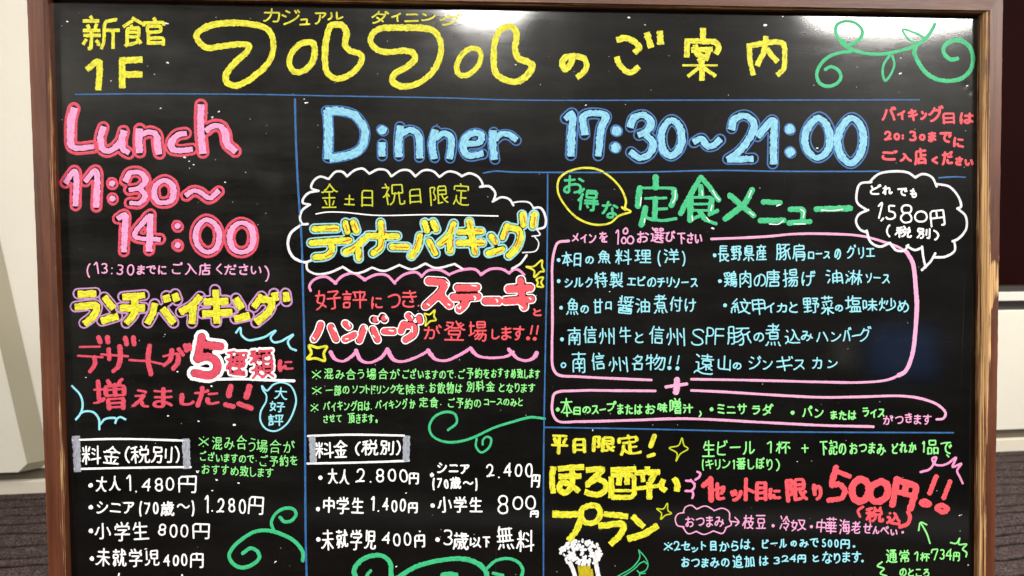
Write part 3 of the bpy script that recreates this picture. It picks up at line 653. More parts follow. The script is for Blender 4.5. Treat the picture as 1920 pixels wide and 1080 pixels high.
# frame edges: (outer face, inner face, lower lip) each at its own height above the panel
Lo, Li, Ll = edge((49, 0), (90, 1080), HF), edge((80, 0), (113, 1080), HF), edge((90, 0), (124, 1080), HB)
Ro, Ri, Rl = edge((1882, 0), (1866, 1080), HF), edge((1857, 0), (1849, 1080), HF), edge((1844, 0), (1836, 1080), HB)
To, Ti, Tl = edge((480, -42), (1835, -18), HF), edge((480, -5), (1835, 19), HF), edge((480, 1), (1835, 24.5), HB)
def isect(v_line, h_line):
    z = h_line[0].z
    for _ in range(6):
        p = at_z(v_line, z); z = at_x(h_line, p.x).z
    return at_z(v_line, z)
ZB = 0.34                                         # lower edge of the panel
def off(line, d): return tuple(p + Vector((d, 0, 0)) for p in line)
def rail(name, sec0, sec1, n, wear, label=None):
    """loft a profile (list of points) from one end to the other, with small dents on the edges"""
    k = len(sec0); V = []; UV = []; A = []; F = []
    L = (sec1[0] - sec0[0]).length
    cum = [0]
    for a, b in zip(sec0[:-1], sec0[1:]): cum.append(cum[-1] + (b - a).length)
    for i in range(n + 1):
        t = i / n
        for j in range(k):
            p = sec0[j].lerp(sec1[j], t)
            e = random.gauss(0, 1)
            amp = 0.00012 if j in (1, 2) else 0.00006 if j in (4, 5) else 0.0
            V.append(p + Vector((e * amp, 0, e * amp)))
            UV.append((cum[j], t * L)); A.append(wear(j, t))
    for i in range(n):
        for j in range(k - 1):
            F.append((i * k + j, i * k + j + 1, (i + 1) * k + j + 1, (i + 1) * k + j))
    o = mesh(name, V, F, M_WOOD, board, UV, attr=A)
    if label: o['label'] = label
    bv = o.modifiers.new('normals', 'WEIGHTED_NORMAL')
    o.modifiers.remove(bv)
    # face outwards
    return o
def prof(lo, li, ll, where, side, depth=0.012):
    o_, i_, l_ = where(lo), where(li), where(ll)
    d = (o_ - i_).normalized()
    back = Vector((0, depth + HF, 0)); 
    q = l_.copy(); q.y = 0.001                     # foot of the lip on the panel
    mid = (o_ + i_) / 2
    return [o_ + back, o_ + Vector((0, 0.0015, 0)), o_ - d * 0.0016, mid, i_, l_, q]
topz = lambda line: isect(line, {id(Lo): To, id(Ro): To, id(Li): Ti, id(Ri): Ti, id(Ll): Tl, id(Rl): Tl}[id(line)])
topx = lambda vl: (lambda line: isect(vl[(To, Ti, Tl).index(line)], line))
lowz = lambda line: at_z(line, 0.03)
def wear_left(j, t):     # t from the foot to the top
    return [0.02, 0.30, 0.12, 0.02, 0.16, 0.34, 0.1][j] + 0.08 * math.sin(t * 23) * (j in (1, 5))
def wear_right(j, t):
    return [0.05, 0.30, 0.10, 0.13, 0.41, 0.46, 0.30][j] + 0.08 * math.sin(t * 17 + 1) * (j in (3, 4)) + (0.22 if 0.76 < t < 0.80 and j < 5 else 0) + (0.06 if t > 0.9 and j == 3 else 0)
def wear_top(j, t):
    return [0.05, 0.2, 0.1, 0.08, 0.28, 0.42, 0.1][j]
rail('side_rail', prof(Lo, Li, Ll, lowz, -1), prof(Lo, Li, Ll, topz, -1), 170, wear_left)
rail('side_rail', prof(Ro, Ri, Rl, lowz, 1), prof(Ro, Ri, Rl, topz, 1), 170, wear_right, 'side rail with pale wood showing through along its inner edge')
def sec_top(vl):
    vo, vi, vll = vl
    o_, i_, l_ = isect(vo, To), isect(vi, Ti), isect(vll, Tl)
    back = Vector((0, 0.012 + HF, 0)); q = l_.copy(); q.y = 0.001
    d = (o_ - i_).normalized()
    return [o_ + back, o_ + Vector((0, 0.0015, 0)), o_ - d * 0.0016, (o_ + i_) / 2, i_, l_, q]
rail('top_rail', sec_top((Lo, Li, Ll)), sec_top((Ro, Ri, Rl)), 170, wear_top)
# bottom rail, below the picture
zb = [ZB - 0.055, ZB - 0.006, ZB + 0.002]
def sec_bot(vl):
    pts = [at_z(l, z) for l, z in zip(vl, zb)]
    o_, i_, l_ = pts; o_ = Vector((i_.x, o_.y, o_.z))
    q = l_.copy(); q.y = 0.001
    return [o_ + Vector((0, 0.027, 0)), o_ + Vector((0, 0.0015, 0)), o_ + Vector((0, 0, 0.0016)), (o_ + i_) / 2, i_, l_, q]
rail('bottom_rail', sec_bot((Lo, Li, Ll)), sec_bot((Ro, Ri, Rl)), 60, wear_top)

# the sheet, a fine grid with a few dents pressed into it
tl, tr = topz(Lo), topz(Ro)
gx0, gx1, gz1 = at_z(Ll, ZB).x - 0.02, at_z(Rl, ZB).x + 0.02, tl.z - 0.012
gx0 = min(gx0, isect(Ll, Tl).x - 0.012); gx1 = max(gx1, isect(Rl, Tl).x + 0.006)
DENTS = [(507, 322, 0.014, 0.0009), (497, 393, 0.012, 0.0006), (505, 508, 0.013, 0.0005), (330, 318, 0.02, 0.0005), (540, 600, 0.02, 0.0006), (1812, 160, 0.004, 0.00018), (1820, 171, 0.004, 0.00018)]
dent = [(Vector(onboard(x, y)), r, a) for x, y, r, a in DENTS]
def sheet():
    bx = np.linspace(gx0, gx1, 30); bz = np.linspace(ZB - 0.02, gz1, 24)
    xs = set(np.round(bx, 5)); zs = set(np.round(bz, 5))
    for d, r, a in dent:
        for q in np.linspace(-2.6, 2.6, 27): xs.add(round(d.x + q * r, 5)); zs.add(round(d.z + q * r, 5))
    xs = sorted(xs); zs = sorted(zs); V = []; F = []
    for z in zs:
        for x in xs:
            y = 0.0
            lo_, hi_ = at_z(Ll, z).x, at_z(Rl, z).x
            for d, r, a in dent:
                q = ((x - d.x) ** 2 + (z - d.z) ** 2) / r ** 2
                if q < 9: y += a * math.exp(-q)
            V.append((min(max(x, lo_ - 0.012), hi_ + 0.012), y, z))
    n = len(xs)
    for i in range(len(zs) - 1):
        for j in range(n - 1):
            a = i * n + j; F.append((a, a + 1, a + n + 1, a + n))
    # back of the sheet
    b = len(V); Y = 0.008
    V += [(at_z(Ll, zs[0]).x - 0.01, Y, zs[0]), (at_z(Rl, zs[0]).x + 0.01, Y, zs[0]), (at_z(Rl, zs[-1]).x + 0.01, Y, zs[-1]), (at_z(Ll, zs[-1]).x - 0.01, Y, zs[-1])]
    F.append((b, b + 3, b + 2, b + 1))
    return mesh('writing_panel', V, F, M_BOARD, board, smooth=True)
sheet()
# folding rear legs of the stand (behind the board)
for sx in (-1, 1):
    x = (gx0 + 0.06) if sx < 0 else (gx1 - 0.06)
    top = Vector((x, 0.03, gz1 - 0.25)); foot = Vector((x, 0.34, 0.0))
    foot.y = 0.30; foot.z = 0.30 * math.tan(LEAN) + 0.0 - 0.0
    V = []
    for p in (foot, top):
        for dx, dy in ((-0.014, -0.01), (0.014, -0.01), (0.014, 0.01), (-0.014, 0.01)): V.append(p + Vector((dx, dy, 0)))
    mesh('rear_leg', V, [(0, 1, 5, 4), (1, 2, 6, 5), (2, 3, 7, 6), (3, 0, 4, 7), (4, 5, 6, 7), (3, 2, 1, 0)], M_WOOD, board, [(i * 0.01, (i // 4) * 1.0) for i in range(8)], attr=[0.1] * 8)

# ------------------------------------------------------------------ all the writing
LAYER = {'fill': 0.00010, 'out': 0.00005, 'text': 0.00004, 'top': 0.00026}
def parse_pts(s): return np.array([tuple(map(float, p.split(','))) for p in s], float)
def tile(tx, ty, P): return np.array([tx * 480.0, ty * 270.0]) + np.asarray(P, float) / 4
DATA = '''
# S key title_kind ; commands: g name|label|mode|...   see build
@heading|yellow hand-painted floor note at the board's top left corner
%yel 9 chisel
G 0 0 新 615 120 900 375 6.5
G 0 0 館 920 130 1245 355 6.5
%yel 12 chisel
S 0 0 655,520 738,462 738,670
S 0 0 915,450 917,655
S 0 0 905,455 1062,447
S 0 0 930,560 1062,558
@lettering|small yellow katakana above the first half of the big title
%yel 3.3
G 1 0 カ 55 65 180 165
G 1 0 ジ 195 70 330 180
G 1 0 ュ 325 140 405 185
G 1 0 ア 440 90 525 185
G 1 0 ル 540 90 655 150
@lettering|small yellow katakana above the second half of the big title
G 1 0 ダ 865 75 995 180
G 1 0 イ 1015 95 1085 165
G 1 0 ニ 1115 105 1220 160
G 1 0 ン 1240 100 1345 160
G 1 0 グ 1380 100 1545 190
@heading|large yellow bubble-style title lettering
%yel 11.5 letters
C 0 0 1500,230 1600,185 1720,172 1850,178 1980,205 2030,250 2052,350 2020,460 1920,560 1840,615 1760,643 1700,615 1695,560 1760,470 1850,390 1872,345 1830,333 1750,335 1650,348 1550,358 1490,310 1472,265
C 1 0 330,332 270,395 250,470 280,533 350,535 420,470 440,390 430,325 380,318
C 1 0 560,192 527,300 517,430 532,540 600,590 690,568 760,510 797,430 765,397 705,380 668,330 680,250 650,195 600,182
C 1 0 930,215 870,260 862,320 920,378 1000,390 1120,380 1180,400 1193,440 1130,500 1035,560 1022,605 1080,645 1160,643 1270,592 1350,500 1385,400 1380,300 1330,230 1270,213 1150,208 1020,208
%yel 10 letters
C 1 0 1590,372 1530,430 1505,510 1530,562 1590,560 1660,500 1688,430 1670,374 1620,362
%yel 12
C 1 0 1830,230 1790,320 1783,430 1800,550 1880,602 1960,610 2040,560 2070,490 2030,460 1972,440 1942,370 1955,260 1930,208 1890,198
%yel 11 chisel
S 2 0 455,430 440,480 400,520 375,480 395,435 470,420 540,440 560,490 530,550 490,578
S 2 0 790,302 850,285 920,315 955,355 920,392
S 2 0 788,430 805,480 850,530 890,545 948,502
%yel 12.5 chisel
S 2 0 1012,250 1042,352
S 2 0 1108,238 1115,328
%yel 10 chisel
S 2 0 1432,215 1430,300
S 2 0 1310,425 1315,305
S 2 0 1300,305 1420,310 1530,320 1550,360 1530,400
S 2 0 1375,340 1390,400 1470,440
S 2 0 1350,375 1500,370
S 2 0 1480,370 1450,430 1400,460
S 2 0 1280,490 1540,490 n4
S 2 0 1425,450 1425,600
S 2 0 1400,510 1320,572 n7
S 2 0 1440,510 1525,570 n7
S 2 0 1780,330 1785,450 1810,560
S 2 0 1800,340 1890,325 1990,315 2035,330 2045,430 2035,520 1990,560
S 2 0 1905,275 1890,380 1840,490
S 2 0 1915,370 1960,430 1990,460
@drawing|green vine with curls in the board's top right corner
%grn 6.3
S 3 0 430,522 470,500 530,530 547,580 510,630 440,647 385,620 365,560 390,490 450,430 530,397 620,387
S 3 0 560,300 590,338 640,325 692,290 707,230 655,172 570,160 515,190 510,250 550,320 620,368 720,398 860,405 1000,378 1120,335 1190,280 1235,215 1250,182
S 3 0 1110,322 1050,290 1010,220 1080,238 1150,270 1172,292 n4
S 3 0 912,415 870,480 860,550 880,605 930,540 947,480 932,418 n4.5
%grn 8
S 3 0 1110,350 1097,390 1130,470 1190,550 1270,595 1360,607 1450,588 1520,520 1537,430 1510,350 1440,303 1370,310 1320,350 1320,400 1370,445 1420,440
@heading|pink word Lunch outlined in rose red
%pnk 14 nib 9.5 chisel o rose 5 9.8 letters
S 0 0 556,815 535,900 530,1000 536,1090 565,1110 700,1100
S 0 0 775,955 752,1040 765,1110 805,1135 860,1110 905,1060 ; 928,985 912,1060 925,1120 965,1145
S 0 0 1045,972 1040,1060 1045,1140 ; 1060,1010 1120,990 1170,1010 1180,1080 1192,1150
S 0 0 1395,1000 1330,1015 1287,1070 1292,1115 1350,1130 1440,1120
S 0 0 1508,790 1505,900 1508,1000 1522,1145 ; 1545,980 1600,945 1655,950 1690,1000 1705,1080 1765,1135
@heading|pink lunch hours 11:30 to 14:00 outlined in rose red
%pnk 11.5 nib 8 chisel o rose 5 8.9 letters
S 0 1 492,290 562,200 568,460
S 0 1 640,280 718,198 722,470
S 0 1 838,290 842,300 ; 842,405 846,415
S 0 1 940,278 975,218 1050,215 1092,268 1050,325 970,345 ; 1050,335 1088,385 1050,442 975,442
C 0 1 1230,272 1170,310 1158,370 1180,430 1230,442 1285,420 1302,360 1285,300
S 0 1 1395,385 1450,350 1500,360 1570,405 1640,352
S 0 1 885,560 935,530 935,660 930,805
S 0 1 1110,545 1010,690 1200,717 ; 1130,530 1125,660 1118,800
S 0 1 1328,610 1334,618 ; 1328,755 1334,762
C 0 1 1550,568 1490,610 1465,700 1500,780 1560,812 1620,780 1645,690 1620,610
C 0 1 1810,590 1745,630 1722,710 1755,790 1815,812 1875,785 1900,700 1875,620
@lettering|thin pink bracketed last-entry note under the lunch hours
%pkl 2.7
R 0 1 (13:30 650 930 1005 930 108
R 0 1 までに 1030 940 1250 945 78
R 0 1 ご入店 1290 930 1580 938 92
R 0 1 ください 1620 938 1960 948 82
R 0 1 ) 1985 960 2020 965 110
@heading|yellow lunch buffet lettering outlined in mauve
%yel 13.5 o mauve 3 9.6 chisel letters
S 0 2 590,48 715,42 ; 568,142 728,137 700,210 635,265
S 0 2 785,70 848,150 ; 765,248 880,212
S 0 2 925,68 1080,55 ; 905,150 1080,150 ; 1010,70 1005,190 950,262
S 0 2 1160,120 1145,190 1105,262 ; 1222,158 1300,258 ; 1245,60 1256,98 ; 1310,48 1328,92
S 0 2 1500,65 1440,130 1355,180 ; 1450,140 1440,262
S 0 2 1535,105 1705,100 ; 1525,195 1735,182 ; 1618,20 1627,260
S 0 2 1770,82 1810,150 ; 1765,232 1865,208
S 0 2 1965,60 1905,140 ; 1960,85 2035,100 2020,170 1925,255 ; 2058,40 2068,90 ; 2145,38 2152,95
@heading|rose red dessert lettering in brush script
%rose 9.5 nib 4 letters
S 0 2 740,372 752,405 ; 805,370 810,405 ; 598,442 750,440 ; 585,508 770,520 ; 708,520 712,570 675,625
S 0 2 760,498 960,512 ; 815,462 820,532 ; 898,440 902,520 885,590 850,625 ; 940,375 950,420 ; 1000,372 1005,420
S 0 2 970,540 1090,548
S 0 2 1122,435 1110,540 1132,645 ; 1120,550 1225,572
S 0 2 1225,512 1330,498 1332,560 1300,605 ; 1290,470 1275,540 1230,580 ; 1340,460 1372,500 ; 1388,432 1398,468 ; 1420,428 1432,458
G 1 2 に 165 535 285 625 8
@heading|rose red number five in a thick white outline
%rose 14 o wht 5.5 11 letters
S 0 2 1515,370 1500,440 1482,530 ; 1520,425 1655,440 ; 1485,535 1550,515 1615,545 1630,610 1580,655 1460,640
@heading|rose red kanji in a thick white outline beside the number five
%rose 4.8 o wht 4.2 3.9 letters
G 0 2 種 1690 475 1850 655
G 0 2 類 1875 460 2055 680
@drawing|white underline below the outlined number and kanji
%wht 5
S 0 2 1620,685 1800,682 2000,690 2205,697
@heading|rose red lettering with two exclamation marks
%rose 9 nib 4.2 letters
G 0 2 増 690 680 950 910
G 0 2 え 985 755 1130 900
G 0 2 ま 1145 745 1300 910
G 0 2 し 1350 790 1465 885
G 0 2 た 1455 735 1645 890
S 0 2 1730,740 1715,805 w11 ; 1690,875 1750,888 w9
S 0 2 1870,742 1848,815 w11 ; 1790,868 1885,902 w9
@drawing|light blue splash marks around the dessert lettering
%cyn 4
S 0 2 540,735 600,800 620,870 605,940 570,985
S 0 2 600,942 640,925 700,932 740,980 745,1060
S 0 2 750,1025 790,982 870,980 865,1012
S 0 2 870,985 902,968 940,985
S 0 2 1770,335 1802,298 1810,350 1860,390 1920,385 1990,365 2040,332 2068,320 2030,372 2050,405 2100,402 2160,370 2200,350 2160,400 2180,450 2220,468
@drawing|light blue speech bubble outline
%cyn 3.2
C 1 2 45,735 80,770 130,725 190,708 260,735 300,830 280,930 230,1020 150,1072 80,1060 35,1000 35,930 75,850 78,805 52,765
@lettering|light blue kanji inside the small speech bubble
%cyn 2.6
G 1 2 大 140 745 235 835
G 1 2 好 105 850 215 930
G 1 2 評 90 945 205 1035
@drawing|white box with greyish smudged ends around the left price heading
%wht 3.8
S 0 3 545,60 900,52 1400,65
S 0 3 560,278 1000,268 1430,263
%smg 14 chisel
S 0 3 570,38 582,292
S 0 3 1393,58 1402,268
@lettering|white price heading in the left box
%wht 3.1
G 0 3 料 615 105 755 245
G 0 3 金 770 105 900 240
G 0 3 ( 935 110 975 235
G 0 3 税 980 105 1125 235
G 0 3 別 1140 110 1290 230
G 0 3 ) 1310 105 1345 230
@lettering|light green crowding note beside the left price heading
%lgr 1.9
G 0 3 ※ 1490 35 1565 110
R 0 3 混み合う 1590 80 1915 95 105
R 0 3 場合が 1925 110 2210 110 100
R 0 3 ございますので、 1500 180 1925 205 72
R 0 3 ご予約を 1950 215 2230 215 82
R 0 3 おすすめ致します 1515 275 2050 305 80
@lettering|white adult price row in the left column
%wht 3.1
D 0 3 680 400 4.3
R 0 3 大人 720 385 905 390 112
R 0 3 1.480円 950 385 1470 388 142
@lettering|white senior price row in the left column
D 0 3 682 565 4.3
R 0 3 シニア 725 565 1005 568 105
R 0 3 (70歳〜) 1045 565 1460 565 115
R 0 3 1.280円 1535 538 1975 550 145
@lettering|white schoolchild price row in the left column
D 0 3 682 742 4.3
R 0 3 小学生 710 740 1110 740 132
R 0 3 800円 1190 732 1570 748 135
@lettering|white infant price row in the left column
D 0 3 690 950 4.3
R 0 3 未就学児 720 942 1190 948 130
R 0 3 400円 1225 955 1525 958 118
S 0 3 893,1062 885,1100
S 0 3 1365,1072 1372,1110
@drawing|green curling vine in the lower left
%grn 7
S 1 3 350,965 352,905 290,820 200,770 100,740 0,745 -100,800 -175,870 -202,930 -170,990 -100,1017 -20,990 25,940 10,895 -40,872 -100,910
%grn 6
S 1 3 180,640 212,672 260,668 300,620 282,580 220,572 150,610 115,680 135,745
@drawing|thin blue ruled lines dividing the board
%blu 2.3
S 0 0 564,708 1000,704 1920,708 2400,718 3360,735 3840,750 5280,751 6896,749
%blu 3.8
S 1 0 292,744 300,1080 320,1480 340,1760 352,2160 364,2640 368,3240 372,4000 380,4330
%blu 2.8
S 2 0 268,1308 262,2000 250,2640 240,3200 236,3600 236,4330
S 1 0 1705,1298 1790,1284 1920,1290 2160,1293 2880,1291 3480,1278 3900,1285 4480,1286 4676,1284
S 3 0 1282,1334 1400,1326 1480,1330
S 2 3 250,-35 1000,-22 1920,-2 3310,6
@heading|light blue word Dinner with a dark blue outline
%sky 13.5 nib 11 chisel o dbl 2.7 9 letters
S 1 0 535,832 545,1000 540,1185 w15 ; 530,835 640,835 740,865 810,960 815,1040 780,1120 690,1165 560,1188 w15
S 1 0 940,970 955,980 w17 ; 945,1075 945,1165 w15
S 1 0 1082,950 1070,1060 1072,1170 ; 1090,1005 1150,975 1210,1000 1225,1080 1228,1180
S 1 0 1345,980 1320,1080 1335,1185 ; 1350,1035 1405,1000 1455,1020 1465,1100 1450,1185
S 1 0 1580,1080 1680,1065 1690,1015 1640,995 1575,1030 1555,1110 1590,1165 1700,1150
S 1 0 1778,985 1775,1080 1788,1190 ; 1790,1045 1840,1005 1900,1010 1950,1048
@heading|light blue dinner hours 17:30 to 21:00 with a dark blue outline
%sky 14 nib 11 chisel o dbl 2.7 9.8 letters
S 2 0 402,890 452,852 448,1000 442,1165
S 2 0 545,1005 542,865 705,868 670,960 648,1165
S 2 0 783,980 790,985 w18 ; 772,1105 780,1110 w18
S 2 0 888,950 910,890 985,862 1042,915 1010,985 950,1012 ; 1010,1015 1058,1070 1035,1150 960,1185 890,1140
C 2 0 1195,900 1140,950 1118,1040 1140,1130 1190,1168 1245,1130 1275,1040 1255,950
S 2 0 1365,1065 1420,1040 1465,1095 1510,1090 1560,1045
S 2 0 1645,965 1670,895 1750,868 1815,925 1790,1020 1700,1140 1620,1195 ; 1620,1195 1720,1195 1805,1190
S 2 0 1845,1020 1905,950 1960,900 1962,1060 1962,1225
S 2 0 2082,966 2086,972 w18 ; 2085,1140 2090,1145 w18
C 2 0 2300,885 2225,950 2195,1050 2225,1140 2290,1185 2360,1140 2385,1050 2365,950
C 2 0 2545,885 2475,950 2440,1060 2470,1170 2540,1225 2610,1160 2635,1050 2615,940
@lettering|red brush-pen buffet day note at the right edge
%cor 4.6
G 3 0 バ 850 800 960 905
G 3 0 イ 970 828 1028 898
G 3 0 キ 1050 815 1122 905
G 3 0 ン 1145 835 1192 900
G 3 0 グ 1205 792 1315 912
G 3 0 日 1308 845 1398 930 4
G 3 0 は 1438 845 1540 932
G 3 0 2 872 980 930 1055
G 3 0 0 942 1000 990 1055
G 3 0 : 1010 1010 1012 1045
G 3 0 3 1058 980 1112 1060
G 3 0 0 1132 1005 1180 1055
G 3 0 ま 1200 990 1260 1065
G 3 0 で 1285 990 1380 1070
G 3 0 に 1388 1030 1468 1105
G 3 1 ご 850 42 975 125
G 3 1 入 985 70 1080 135
G 3 1 店 1095 32 1190 155
G 3 1 く 1225 95 1275 150
G 3 1 だ 1305 52 1390 155
G 3 1 さ 1405 95 1460 160
G 3 1 い 1475 115 1540 165
@drawing|chalky white scalloped cloud outline around the dinner buffet heading
%wch 4.2
S 1 1 545,262 480,245 430,280 415,330 470,352
S 1 1 465,352 400,365 360,400 350,440 405,455
S 1 1 400,455 345,500 330,560 350,600 388,600
S 1 1 345,602 260,670 240,760 280,850 370,887 410,875 w5
S 1 1 380,887 385,940 450,975 550,965 650,922
S 1 1 650,922 740,970 800,960 870,927
S 1 1 870,927 960,952 1075,908
S 1 1 1075,908 1170,940 1270,897
S 1 1 1270,897 1350,930 1490,900
S 1 1 1490,900 1550,938
S 1 1 545,262 600,207 650,210 682,242
S 1 1 682,242 740,197 800,185 850,222
S 1 1 850,222 920,190 980,200 1015,242
S 1 1 1015,242 1090,197 1150,200 1195,242
S 1 1 1195,242 1260,197 1330,205 1375,247
S 1 1 1375,247 1440,207 1500,215 1545,242
S 1 1 1545,240 1600,220 1670,250 1700,310 1680,322
S 1 1 1685,320 1750,318 1795,370 1780,430
S 1 1 1775,432 1840,400 1900,415 1930,460
S 1 1 1930,440 1980,432 2050,440 2085,485 w3
S 1 1 2080,480 2135,480 2172,550 2165,620 2105,640
S 1 1 2105,640 2130,680 2070,692 w2.5
S 1 1 2090,695 2120,740 2100,800 2000,815 w2.5
S 1 1 2030,835 1980,900 1920,935
@drawing|thin white underline inside the cloud
%wht 2.2
S 1 1 450,525 520,512 650,512 900,535 1300,530 1815,540
@lettering|thin yellow weekdays line at the top of the cloud
%ygr 2.6
G 1 1 金 490 295 610 475
G 1 1 土 660 380 740 460
G 1 1 日 790 345 875 470
G 1 1 祝 945 290 1115 460
G 1 1 日 1150 340 1235 450
G 1 1 限 1305 315 1440 455
G 1 1 定 1480 295 1600 460
@heading|yellow dinner buffet lettering outlined in pale blue
%yel 12 o pbl 3 8.6 letters
S 1 1 438,637 605,632 ; 415,742 700,722 ; 560,740 568,800 530,838 445,850 ; 670,592 685,658 ; 732,590 752,650
S 1 1 815,712 740,780 672,812 ; 768,800 770,858
S 1 1 842,690 1060,692 ; 938,592 942,700 930,780 880,820
S 1 1 1022,770 1135,772
S 1 1 1230,690 1212,770 1165,840 ; 1298,730 1345,818 ; 1265,590 1283,650 ; 1328,588 1350,640
S 1 1 1482,600 1450,680 1380,748 ; 1455,700 1455,800
S 1 1 1522,660 1690,655 ; 1522,742 1698,738 ; 1600,582 1620,700 1642,812
S 1 1 1765,695 1792,735 ; 1745,820 1848,790
S 1 1 1885,615 1850,700 ; 1885,625 1960,640 1985,680 1960,770 1900,835 ; 2000,530 2006,605 ; 2088,530 2078,612
@drawing|short red accent strokes inside the yellow buffet letters
%rac 2
S 1 1 520,638 612,630
S 1 1 650,735 712,716
S 1 1 520,845 580,815
S 1 1 672,608 686,650
S 1 1 738,600 756,642
S 1 1 958,605 965,680
S 1 1 955,715 945,760 905,805
S 1 1 1045,772 1140,778
S 1 1 1222,700 1190,792
S 1 1 1310,750 1336,812
S 1 1 1480,620 1465,672
S 1 1 1472,720 1475,760 1458,792
S 1 1 1602,590 1612,632
S 1 1 1635,780 1655,822
S 1 1 1645,650 1690,655
S 1 1 1790,700 1802,742
S 1 1 1800,818 1850,795
S 1 1 1975,655 1972,700 1945,770
S 1 1 1885,655 1868,705
S 1 1 2008,540 2016,590
S 1 1 2092,548 2085,605
S 1 1 700,800 740,770
S 1 1 780,850 800,820
S 1 1 1395,745 1440,710
S 1 1 1660,742 1710,745
@drawing|pink scalloped band above the steak lettering
%pkb 5
S 1 1 410,1100 400,1070 430,1022 520,995 600,1045
S 1 1 590,1045 650,990 730,970 820,1020
S 1 1 810,1020 900,980 980,985 1042,1045
S 1 1 1035,1040 1110,980 1200,962 1245,992
S 1 1 1240,995 1290,950 1380,945 1450,980
S 1 1 1445,980 1530,948 1640,940 1690,980
S 1 1 1685,980 1760,938 1850,940 1900,970
S 1 1 1895,968 1940,940 1970,945 2010,980
@drawing|pink wavy band under the hamburger lettering
%pkb 8.5 nib 4.5
S 1 2 560,482 590,530 650,550 720,510 755,472
S 1 2 750,470 785,540 850,560 940,520 985,462
S 1 2 985,460 1030,535 1090,552 1200,520 1295,470
S 1 2 1290,468 1340,530 1420,545 1530,500 1610,452
S 1 2 1610,452 1650,500 1720,522 1880,512 1930,480
S 1 2 1895,460 1930,500 1965,530 2030,545 2085,520 2105,488
@lettering|thin red popularity phrase above the hamburger lettering
%cor 3.2
G 1 2 好 445 10 635 160
G 1 2 評 650 15 830 155
G 1 2 に 865 65 950 155
G 1 2 つ 985 45 1080 150
G 1 2 き 1095 15 1205 145
G 1 2 、 1208 115 1232 150
G 1 2 と 2078 155 2140 210
@heading|red steak lettering with a thin white outline
%cor 13.5 o wht 2 8.6 letters
P 1 2 1295,-48 1425,-42 1380,40 1275,135 ; 1370,50 1450,130
S 1 2 1515,0 1655,-2 ; 1480,72 1665,68 ; 1575,80 1565,120 1525,158
S 1 2 1722,97 1822,97
S 1 2 1985,-55 1995,60 2010,145 ; 1895,10 2055,0 ; 1870,98 2065,85
@heading|red hamburger lettering with a thin white outline
%cor 11.5 o wht 2 7.4 letters
S 1 2 485,272 465,330 435,380 ; 560,290 598,382
S 1 2 668,268 695,290 ; 665,385 735,352
S 1 2 812,300 778,392 ; 880,310 915,388 ; 885,235 905,240 ; 955,215 968,235
S 1 2 965,325 1035,325
S 1 2 1105,272 1085,325 ; 1110,278 1185,290 1180,345 1118,392 ; 1140,208 1160,228 ; 1222,225 1228,250
@drawing|small white gloss marks on the red outlined letters
%wht 2.2
S 1 2 1285,120 1300,130
S 1 2 1430,-45 1445,-30 1440,-15
S 1 2 1510,145 1530,155 1535,140
S 1 2 1635,62 1648,75 1640,90
S 1 2 1800,85 1812,95 1808,105
S 1 2 1620,-20 1650,-15
S 1 2 425,370 440,385
S 1 2 582,300 600,325
S 1 2 695,265 705,285
S 1 2 672,382 690,380
S 1 2 820,290 828,310
S 1 2 912,225 918,245
S 1 2 970,212 980,230
S 1 2 875,355 890,370
S 1 2 1000,318 1030,322
S 1 2 1170,290 1172,330
S 1 2 1165,205 1175,225
S 1 2 1980,135 2000,150
S 1 2 2050,75 2062,85
S 1 2 1440,120 1455,128
@lettering|thin red phrase with two exclamation marks beside the hamburger lettering
%cor 3.2
G 1 2 が 1260 280 1390 385
G 1 2 登 1410 250 1570 390
G 1 2 場 1595 250 1730 395
G 1 2 し 1765 310 1825 385
G 1 2 ま 1840 290 1915 390
G 1 2 す 1925 285 2010 395
S 2 2 152,285 140,345
S 2 2 195,285 185,345
D 2 2 120 378 3.8
D 2 2 170 382 3.8
@drawing|yellow sparkle stars around the steak and hamburger lettering
%yel 3
C 1 2 1262,192 1300,200 1342,165 1335,212 1350,240 1305,250 1270,285 1277,235
%yel 5
C 1 2 398,432 460,447 532,440 508,490 515,545 450,528 385,530 415,488
%yel 3.4
C 2 1 108,920 160,920 225,872 225,920 240,955 210,960 168,1000 165,950
C 2 1 185,1015 235,1000 218,1040 235,1070 185,1065 195,1040
@lettering|first line of small light green notes
%lgr 1.95
G 1 2 ※ 420 615 488 685
R 1 2 混み合う 510 645 810 645 82
R 1 2 場合が 830 643 1080 645 82
R 1 2 ございますので、 1100 645 1500 650 72
R 1 2 ご予約を 1520 640 1750 640 80
R 1 2 おすすめ致します 1765 638 2130 645 78
@lettering|second line of small light green notes
G 1 2 ※ 420 740 490 800
R 1 2 一部の 520 765 700 768 78
R 1 2 ソフトドリンク 725 760 1050 758 70
R 1 2 を除き、 1055 758 1285 758 80
R 1 2 お飲物は 1300 750 1545 750 82
R 1 2 別料金 1580 740 1790 740 80
R 1 2 となります 1825 745 2095 750 75
@lettering|third line of small light green notes
G 1 2 ※ 410 868 468 930
R 1 2 バイキング日は、 505 885 870 885 75
R 1 2 バイキングか 895 875 1195 868 70
R 1 2 定食、 1225 860 1390 862 78
R 1 2 ご予約の 1440 865 1685 865 78
R 1 2 コースのみと 1710 855 2000 855 65
@lettering|short last line of small light green notes
R 1 2 させて 505 980 640 980 66
R 1 2 頂きます。 690 975 910 978 76
@drawing|green curl above the dinner prices
%grn 4.6
S 1 3 1440,-15 1505,-70 1490,-135 1420,-150 1340,-115 1300,-40 1320,25 1400,70 1500,75 1620,45 1780,-30 1920,-75 2060,-110 2165,-100
S 1 3 1655,50 1650,110 1690,153 1750,112 1762,50 1732,36 1702,60 1700,95 w4
@drawing|white box with greyish smudged ends around the middle price heading
%wht 3.8
